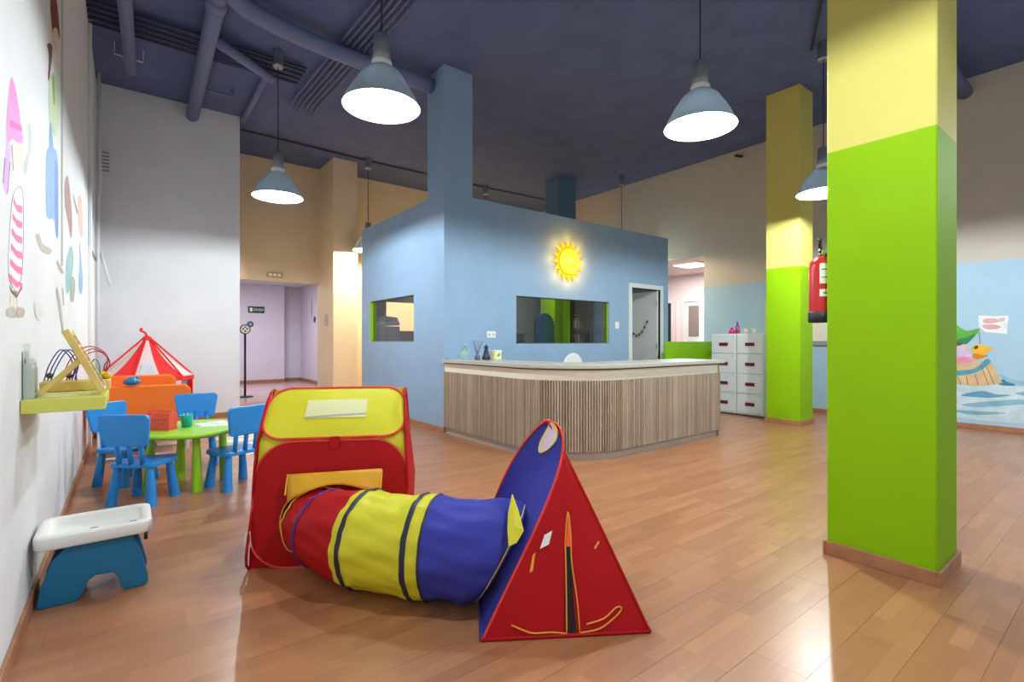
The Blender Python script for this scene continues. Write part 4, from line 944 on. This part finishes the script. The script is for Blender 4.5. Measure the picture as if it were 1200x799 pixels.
# ---------------------------------------------------------------- play tents and tunnel
def c2w(X, Z, z): return Vector((C_*X+S_*Z, -S_*X+C_*Z, z))
def grid(name, fn, nu, nv, m, parent, smooth=True, thick=0):
    b = B(); g = [[b.verts.new(fn(i/nu, j/nv)) for i in range(nu+1)] for j in range(nv+1)]
    for j in range(nv):
        for i in range(nu): b.faces.new((g[j][i], g[j][i+1], g[j+1][i+1], g[j+1][i]))
    o = finish(name, b, m, parent, smooth=smooth)
    if thick: md = o.modifiers.new('cloth', 'SOLIDIFY'); md.thickness = thick; md.offset = 0
    return o
# tent with yellow roof: local x along the front, y to the back
TA = Vector((.50, 2.905, 0)); ax = math.atan2(2.514-2.905, 1.245-.50)
t = thing('yellow_roof_tent', 'red pop-up play tent with yellow roof panel and tunnel opening', 'tent', TA, ax)
TW = .83
def sect(s):
    """front section: s 0..1 from the floor to the ridge -> (y, z)"""
    P = [(0, 0), (.02, .32), (.055, .655), (.30, .915)]
    Ls = [0]
    for a, b_ in zip(P, P[1:]): Ls.append(Ls[-1]+math.dist(a, b_))
    d = s*Ls[-1]
    for i in range(3):
        if d <= Ls[i+1]+1e-9:
            f = (d-Ls[i])/(Ls[i+1]-Ls[i]); return (P[i][0]+(P[i+1][0]-P[i][0])*f, P[i][1]+(P[i+1][1]-P[i][1])*f)
    return P[-1]
def inset(z): return .0+.05*max(0, z-.1)
def panel_poly(nm, x0, x1, s0, s1, rad, m, off=.0, wob=.0, n=9):
    """rounded panel lying on the front section; returns object and edge points"""
    H = s1-s0; pts = rrect(x1-x0, H*1.04, rad, n, x0, 0)
    dense = []
    for i in range(len(pts)):
        a, b_ = pts[i], pts[(i+1) % len(pts)]; k = max(1, int(math.dist(a, b_)/.05))
        for q in range(k): dense.append((a[0]+(b_[0]-a[0])*q/k, a[1]+(b_[1]-a[1])*q/k))
    def to3(x, v):
        y, z = sect(s0+v/1.04); y2, z2 = sect(min(1, s0+v/1.04+.01)); 
        yy = y-off; 
        f = inset(z); xx = x+f*(1-2*x/TW)
        bul = .02*math.sin(PI*min(1, max(0, (x-x0)/(x1-x0))))*math.sin(PI*min(1, max(0, v/(H*1.04))))
        return (xx, yy-bul, z+(.0 if z < .66 else bul*.5+off*.6))
    b = B()
    cx_, cy_ = (x0+x1)/2, H*.52; ring_prev = None; rings = 6; allr = []
    for k in range(1, rings+1):
        f = k/rings; allr.append([b.verts.new(to3(cx_+(px-cx_)*f, cy_+(py-cy_)*f)) for px, py in dense])
    cen = b.verts.new(to3(cx_, cy_)); n_ = len(dense)
    for i in range(n_): b.faces.new((cen, allr[0][i], allr[0][(i+1) % n_]))
    for k in range(rings-1):
        for i in range(n_): b.faces.new((allr[k][i], allr[k][(i+1) % n_], allr[k+1][(i+1) % n_], allr[k+1][i]))
    o = finish(nm, b, m, t, smooth=True)
    return o, [to3(px, py) for px, py in dense]
LT = .32; 
Ltot = 0
sS = .648  # fraction of the section length at the roof seam
# backing cloth (yellow corners)
for v0, v1, mm, nm in ((0, .40, M_redf, 'lower_backing'), (.40, 1, M_yelf, 'corner_gusset')):
    grid(nm, lambda u, v: ((inset(sect(v0+(v1-v0)*v)[1])+.004)+(TW-2*inset(sect(v0+(v1-v0)*v)[1])-.008)*u, sect(v0+(v1-v0)*v)[0]+.012, max(.002, sect(v0+(v1-v0)*v)[1]-.006)), 6, 12, mm, t)
o, edge = panel_poly('front_panel', 0, TW, 0.0, sS, .19, M_redf, .004)
finish('piping', tube(B(), edge, .0065, 6, closed=True), M_tapered, t, smooth=True)
o, edge = panel_poly('roof_panel', .0, TW, sS+.012, 1.0, .125, M_yelf, .012)
finish('piping', tube(B(), edge, .0075, 6, closed=True), M_tapered, t, smooth=True)
def on_roof(x, v):
    y, z = sect(sS+.012+v*(1-sS-.012)); f = inset(z); bul = .02*math.sin(PI*x/TW)*math.sin(PI*v); return (x+f*(1-2*x/TW), y-.0145-bul, z+.0088+bul*.5)
grid('mesh_window', lambda u, v: on_roof(.235+.36*u, .36+.36*v), 10, 6, M_mesh, t)
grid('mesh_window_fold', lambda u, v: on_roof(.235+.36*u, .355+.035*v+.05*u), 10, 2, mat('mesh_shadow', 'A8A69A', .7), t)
grid('seam_tab', lambda u, v: (.40+.05*u, .035-.0+.0*v, .61+.07*v), 2, 2, M_redf, t)
grid('rear_roof', lambda u, v: (inset(.9)+(TW-2*inset(.9))*u, .30+.30*v, .915-.27*v+.015*math.sin(PI*v)), 8, 6, M_yelf, t)
grid('rear_panel', lambda u, v: (inset(.65*(1-v))+(TW-2*inset(.65*(1-v)))*u, .60+.07*v, .645*(1-v)), 6, 6, M_redf, t)
sideP = [(0, 0), (.02, .32), (.055, .655), (.30, .915), (.60, .645), (.67, 0)]
for sx in (0, 1):
    b = B(); pts = []
    for y, z in sideP:
        x = inset(z) if sx == 0 else TW-inset(z); pts.append(b.verts.new((x, y, z)))
    cen = b.verts.new(((.0 if sx == 0 else TW)+(-.02 if sx == 0 else .02), .33, .4))
    for i in range(6): b.faces.new((cen, pts[i], pts[(i+1) % 6]))
    finish('side_panel', b, M_redf, t, smooth=True)
    finish('piping', tube(B(), curve([((inset(z) if sx == 0 else TW-inset(z)), y, max(z, .006)) for y, z in sideP], 36, closed=True), .0075, 6, closed=True), M_redf, t, smooth=True)
OX, OR = .345, .185
finish('opening_piping', tube(B(), [(OX+OR*math.cos(a), -.022, .242+OR*math.sin(a)) for a in [2*PI*k/32 for k in range(32)]], .005, 6, closed=True), M_orab, t, smooth=True)
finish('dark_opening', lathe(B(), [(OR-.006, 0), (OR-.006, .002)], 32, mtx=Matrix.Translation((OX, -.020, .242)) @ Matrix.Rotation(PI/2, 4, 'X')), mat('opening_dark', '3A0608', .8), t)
grid('door_flap', lambda u, v: (.20+.48*u-.02*v*(u-.5), -.03-.05*v-.012*math.sin(PI*u*3)*v, .50-(.115-.085*math.sin(PI*u)**.7*.9+.02)*v+.01*u), 16, 5, M_yelo, t, thick=.003)
for x in (.20, .68): finish('flap_strap', tube(B(), [(x, -.025, .50), (x-.005, -.06, .40)], .004, 5), M_yelb, t)
finish('care_tag', prism(B(), [(-.012, -.01, .20), (.015, -.02, .21), (.02, -.02, .13), (-.02, -.01, .12)], (0, -.002, 0)), M_wp, t)

# tunnel
t2o = Matrix.Translation(TA) @ Matrix.Rotation(ax, 4, 'Z')
st = t2o @ Vector((OX, -.02, .24))
r0 = .232
raw = [st, c2w(-.985, 2.585, .24), c2w(-.86, 2.50, .238), c2w(-.717, 2.44, .236), c2w(-.52, 2.375, .235), c2w(-.33, 2.335, .235), c2w(-.20, 2.31, .235), c2w(-.04, 2.30, .235)]
path = curve(raw, 140)
lens = [0]
for a, b_ in zip(path, path[1:]): lens.append(lens[-1]+(b_-a).length)
tot = lens[-1]
def at(s):
    d = s*tot
    for i in range(len(lens)-1):
        if lens[i+1] >= d:
            f = (d-lens[i])/(lens[i+1]-lens[i]); p = path[i].lerp(path[i+1], f); return p, (path[min(i+2, len(path)-1)]-path[max(i-1, 0)]).normalized()
    return path[-1], (path[-1]-path[-2]).normalized()
rings_s = [0.0, .12, .36, .64, .70, .90, .985]
def rad(s, a):
    nr = min(abs(s-q) for q in rings_s)
    tp = min(1, s/.34); r = .178+(r0-.178)*(tp*tp*(3-2*tp))-.014*min(1, nr/.06)**1.2
    wr = .0045*math.sin(9*a+14*s)+.003*math.sin(17*a-21*s+1)
    r += wr*min(1, nr/.03+.2)
    if s > .93: r -= .035*((s-.93)/.07)**2
    return r
def tun(s, a):
    p, d = at(s); n1 = Vector((0, 0, 1)).cross(d).normalized(); u = d.cross(n1)
    q = p+(n1*math.cos(a)+u*math.sin(a))*rad(s, a)
    k = max(0, (s-.70)/.30); q += d*(q.z-p.z)*.55*k*k*(3-2*k)
    q.z = max(q.z, .004); return q
t = thing('play_tunnel', 'crawl tunnel of red, yellow and blue nylon joining the two tents', 'tunnel', st*Vector((1, 1, 0)) if False else (0, 0, 0))
def sect_tunnel(nm, s0, s1, m):
    def f(u, v): return tun(s0+(s1-s0)*v, 2*PI*u)
    o = grid(nm, f, 72, max(4, int((s1-s0)*60)), m, t)
    bmx = B(); bmx.from_mesh(o.data); bmesh.ops.remove_doubles(bmx, verts=bmx.verts, dist=1e-5); bmx.to_mesh(o.data); bmx.free()
    return o
sect_tunnel('red_section', 0, .325, M_redf); sect_tunnel('yellow_section', .325, .70, M_yelf); sect_tunnel('blue_section', .70, 1, M_bluf)
def hoop(s0, s1, m, nm='hoop_binding'):
    b = B(); n = 72; g = []
    for s in (s0, (s0+s1)/2, s1):
        p, d = at(s); n1 = Vector((0, 0, 1)).cross(d).normalized(); u = d.cross(n1); row = []
        for k in range(n):
            a = 2*PI*k/n; q = tun(s, a)+(n1*math.cos(a)+u*math.sin(a))*((.007 if s == (s0+s1)/2 else .003)+.0012*math.sin(k*1.9)); q.z = max(q.z, .002); row.append(b.verts.new(q))
        g.append(row)
    for i in range(2):
        for k in range(n): b.faces.new((g[i][k], g[i][(k+1) % n], g[i+1][(k+1) % n], g[i+1][k]))
    finish(nm, b, m, t, smooth=True)
hoop(.11, .13, M_purpleb); hoop(.36, .38, M_blackb); hoop(.625, .648, M_blackb); hoop(.696, .707, M_blackb, 'seam_binding')
hoop(.0, .012, M_yelb, 'end_binding'); hoop(.984, .991, M_yelb, 'end_binding')

# triangular tent
t = thing('pyramid_tent', 'red and purple-blue pyramid play tent at right end of the tunnel', 'tent', (0, 0, 0))
bA, bBc, bC, bD = (-.12, 1.985), (.567, 2.045), (.51, 2.72), (-.175, 2.65)
apx = (.165, 2.33); HT = .825
def edgept(cor, f, bx_=0, bz_=0, pw=1.12):
    """f: 1 at the floor, 0 at the apex"""
    k = 4*f*(1-f) if bx_ < .1 else math.sin(PI*f**.55)
    return c2w(apx[0]+(cor[0]-apx[0])*f+bx_*k, apx[1]+(cor[1]-apx[1])*f+bz_*k, HT*(1-f**pw)+.004)
EA = lambda f: edgept(bA, f, .122, -.03); EB = lambda f: edgept(bBc, f, .0, -.0, 1.05); EC = lambda f: edgept(bC, f, .0, .0, 1.1); ED = lambda f: edgept(bD, f, -.05, .0, 1.25)
def facef(e0, e1, bul):
    def fn(u, v):
        f = max(0, 1-v); p = e0(f).lerp(e1(f), u); n = (e1(1)-e0(1)).cross(Vector((0, 0, 1))).normalized()
        p += n*bul*math.sin(PI*u)*math.sin(PI*min(1, v*1.0))*.9; p.z = max(.003, p.z-.0); return p
    return fn
red = facef(EA, EB, .015); blue = facef(ED, EA, -.02); rrd = facef(EB, EC, .01); bck = facef(EC, ED, .01)
grid('front_panel', red, 24, 40, M_redf, t); 
# blue side with round opening left in place behind the tunnel end
grid('side_panel', blue, 24, 40, M_bluf, t); grid('side_panel', rrd, 12, 20, M_bluf, t); grid('back_panel', bck, 12, 20, M_redf, t)
for e, m in ((EA, M_tapered), (EB, M_redf), (EC, M_redf), (ED, M_tapered)):
    finish('edge_piping', tube(B(), [e(1-k/36) for k in range(37)], .0062, 6), m, t, smooth=True)
for e0, e1, m in ((EA, EB, M_redf), (EB, EC, M_bluf), (EC, ED, M_redf), (ED, EA, M_bluf)):
    finish('hem', tube(B(), [e0(1).lerp(e1(1), k/8)+Vector((0, 0, .004)) for k in range(9)], .008, 6), m, t, smooth=True)
def onred(s, v, off=.004):
    p = red(s, v); n = (red(min(1, s+.01), v)-red(max(0, s-.01), v)).cross(red(s, min(1, v+.01))-red(s, v-.01 if v > .01 else 0)).normalized()
    if n.y > 0: n = -n
    return p+n*off
def patch(nm, q0, q1, q2, q3, m, fn=onred, off=.004, n=10):
    return grid(nm, lambda u, v: fn(*( (Vector(q0).lerp(Vector(q1), u)).lerp(Vector(q3).lerp(Vector(q2), u), v) ), off), 4, n, m, t)
def line(nm, pts, m, r=.0035, fn=onred): finish(nm, tube(B(), curve([fn(a, b_, .005) for a, b_ in pts], 36), r, 6), m, t, smooth=True)
# door slit: s across, v height fraction (1-f)
patch('door_slit', (.485, .015), (.555, .015), (.515, .37), (.452, .37), mat('slit_black', '140A12', .8))
patch('door_gusset', (.458, .37), (.525, .37), (.488, .50), (.468, .50), mat('orange_gusset', 'FF5A1E', .6), off=.007)
line('zip_piping', [(.495, .01), (.485, .15), (.465, .30), (.445, .40), (.470, .525), (.515, .42), (.525, .30), (.565, .15), (.575, .012)], M_orab)
line('bottom_piping', [(.14, .055), (.28, .022), (.40, .02), (.495, .012)], M_orab)
line('bottom_piping', [(.575, .012), (.70, .025), (.82, .07), (.875, .10), (.84, .105), (.74, .065), (.62, .045)], M_orab)
patch('care_tag', (.155, .36), (.245, .38), (.245, .44), (.155, .42), M_wp, off=.008, n=2)
patch('strap_tab', (.135, .26), (.16, .27), (.12, .345), (.10, .335), M_orab, off=.006, n=2)
line('strap_tab', [(.80, .355), (.88, .385)], M_orab, r=.005)
def onblue(s, v, off=.004):
    p = blue(s, v); n = (blue(min(1, s+.01), v)-blue(max(0, s-.01), v)).cross(blue(s, min(.99, v+.01))-blue(s, v-.01)).normalized()
    if (n.x*C_-n.y*S_) > 0: n = -n
    return p+n*off
pet = [(.42, .76), (.34, .82), (.36, .90), (.46, .965), (.64, .975), (.80, .93), (.76, .86), (.58, .79)]
b = B(); cv = curve([onblue(a, b_, .005) for a, b_ in pet], 24, closed=True)
cen = b.verts.new(sum((Vector(q) for q in cv), Vector())/len(cv)); vs = [b.verts.new(q) for q in cv]
for i in range(len(vs)): b.faces.new((cen, vs[i], vs[(i+1) % len(vs)]))
finish('mesh_window', b, M_pink, t)
finish('window_piping', tube(B(), cv, .0035, 6, closed=True), M_yelb, t, smooth=True)
# yellow flap and cord at the tunnel mouth
cs = [c2w(.002, 2.19, .522), c2w(.024, 2.12, .48), c2w(.046, 2.06, .415), c2w(.018, 2.04, .375), c2w(-.012, 2.03, .362), c2w(-.016, 2.08, .41), c2w(-.014, 2.14, .46)]
b = B(); cen = b.verts.new(sum(cs, Vector())/len(cs)-c2w(0, .02, 0)); vs = [b.verts.new(q) for q in cs]
for i in range(len(vs)): b.faces.new((cen, vs[i], vs[(i+1) % len(vs)]))
o = finish('mouth_flap', b, M_yelf, t); md = o.modifiers.new('cloth', 'SOLIDIFY'); md.thickness = .004
finish('mouth_flap_binding', tube(B(), cs, .0035, 6, closed=True), M_yelb, t, smooth=True)
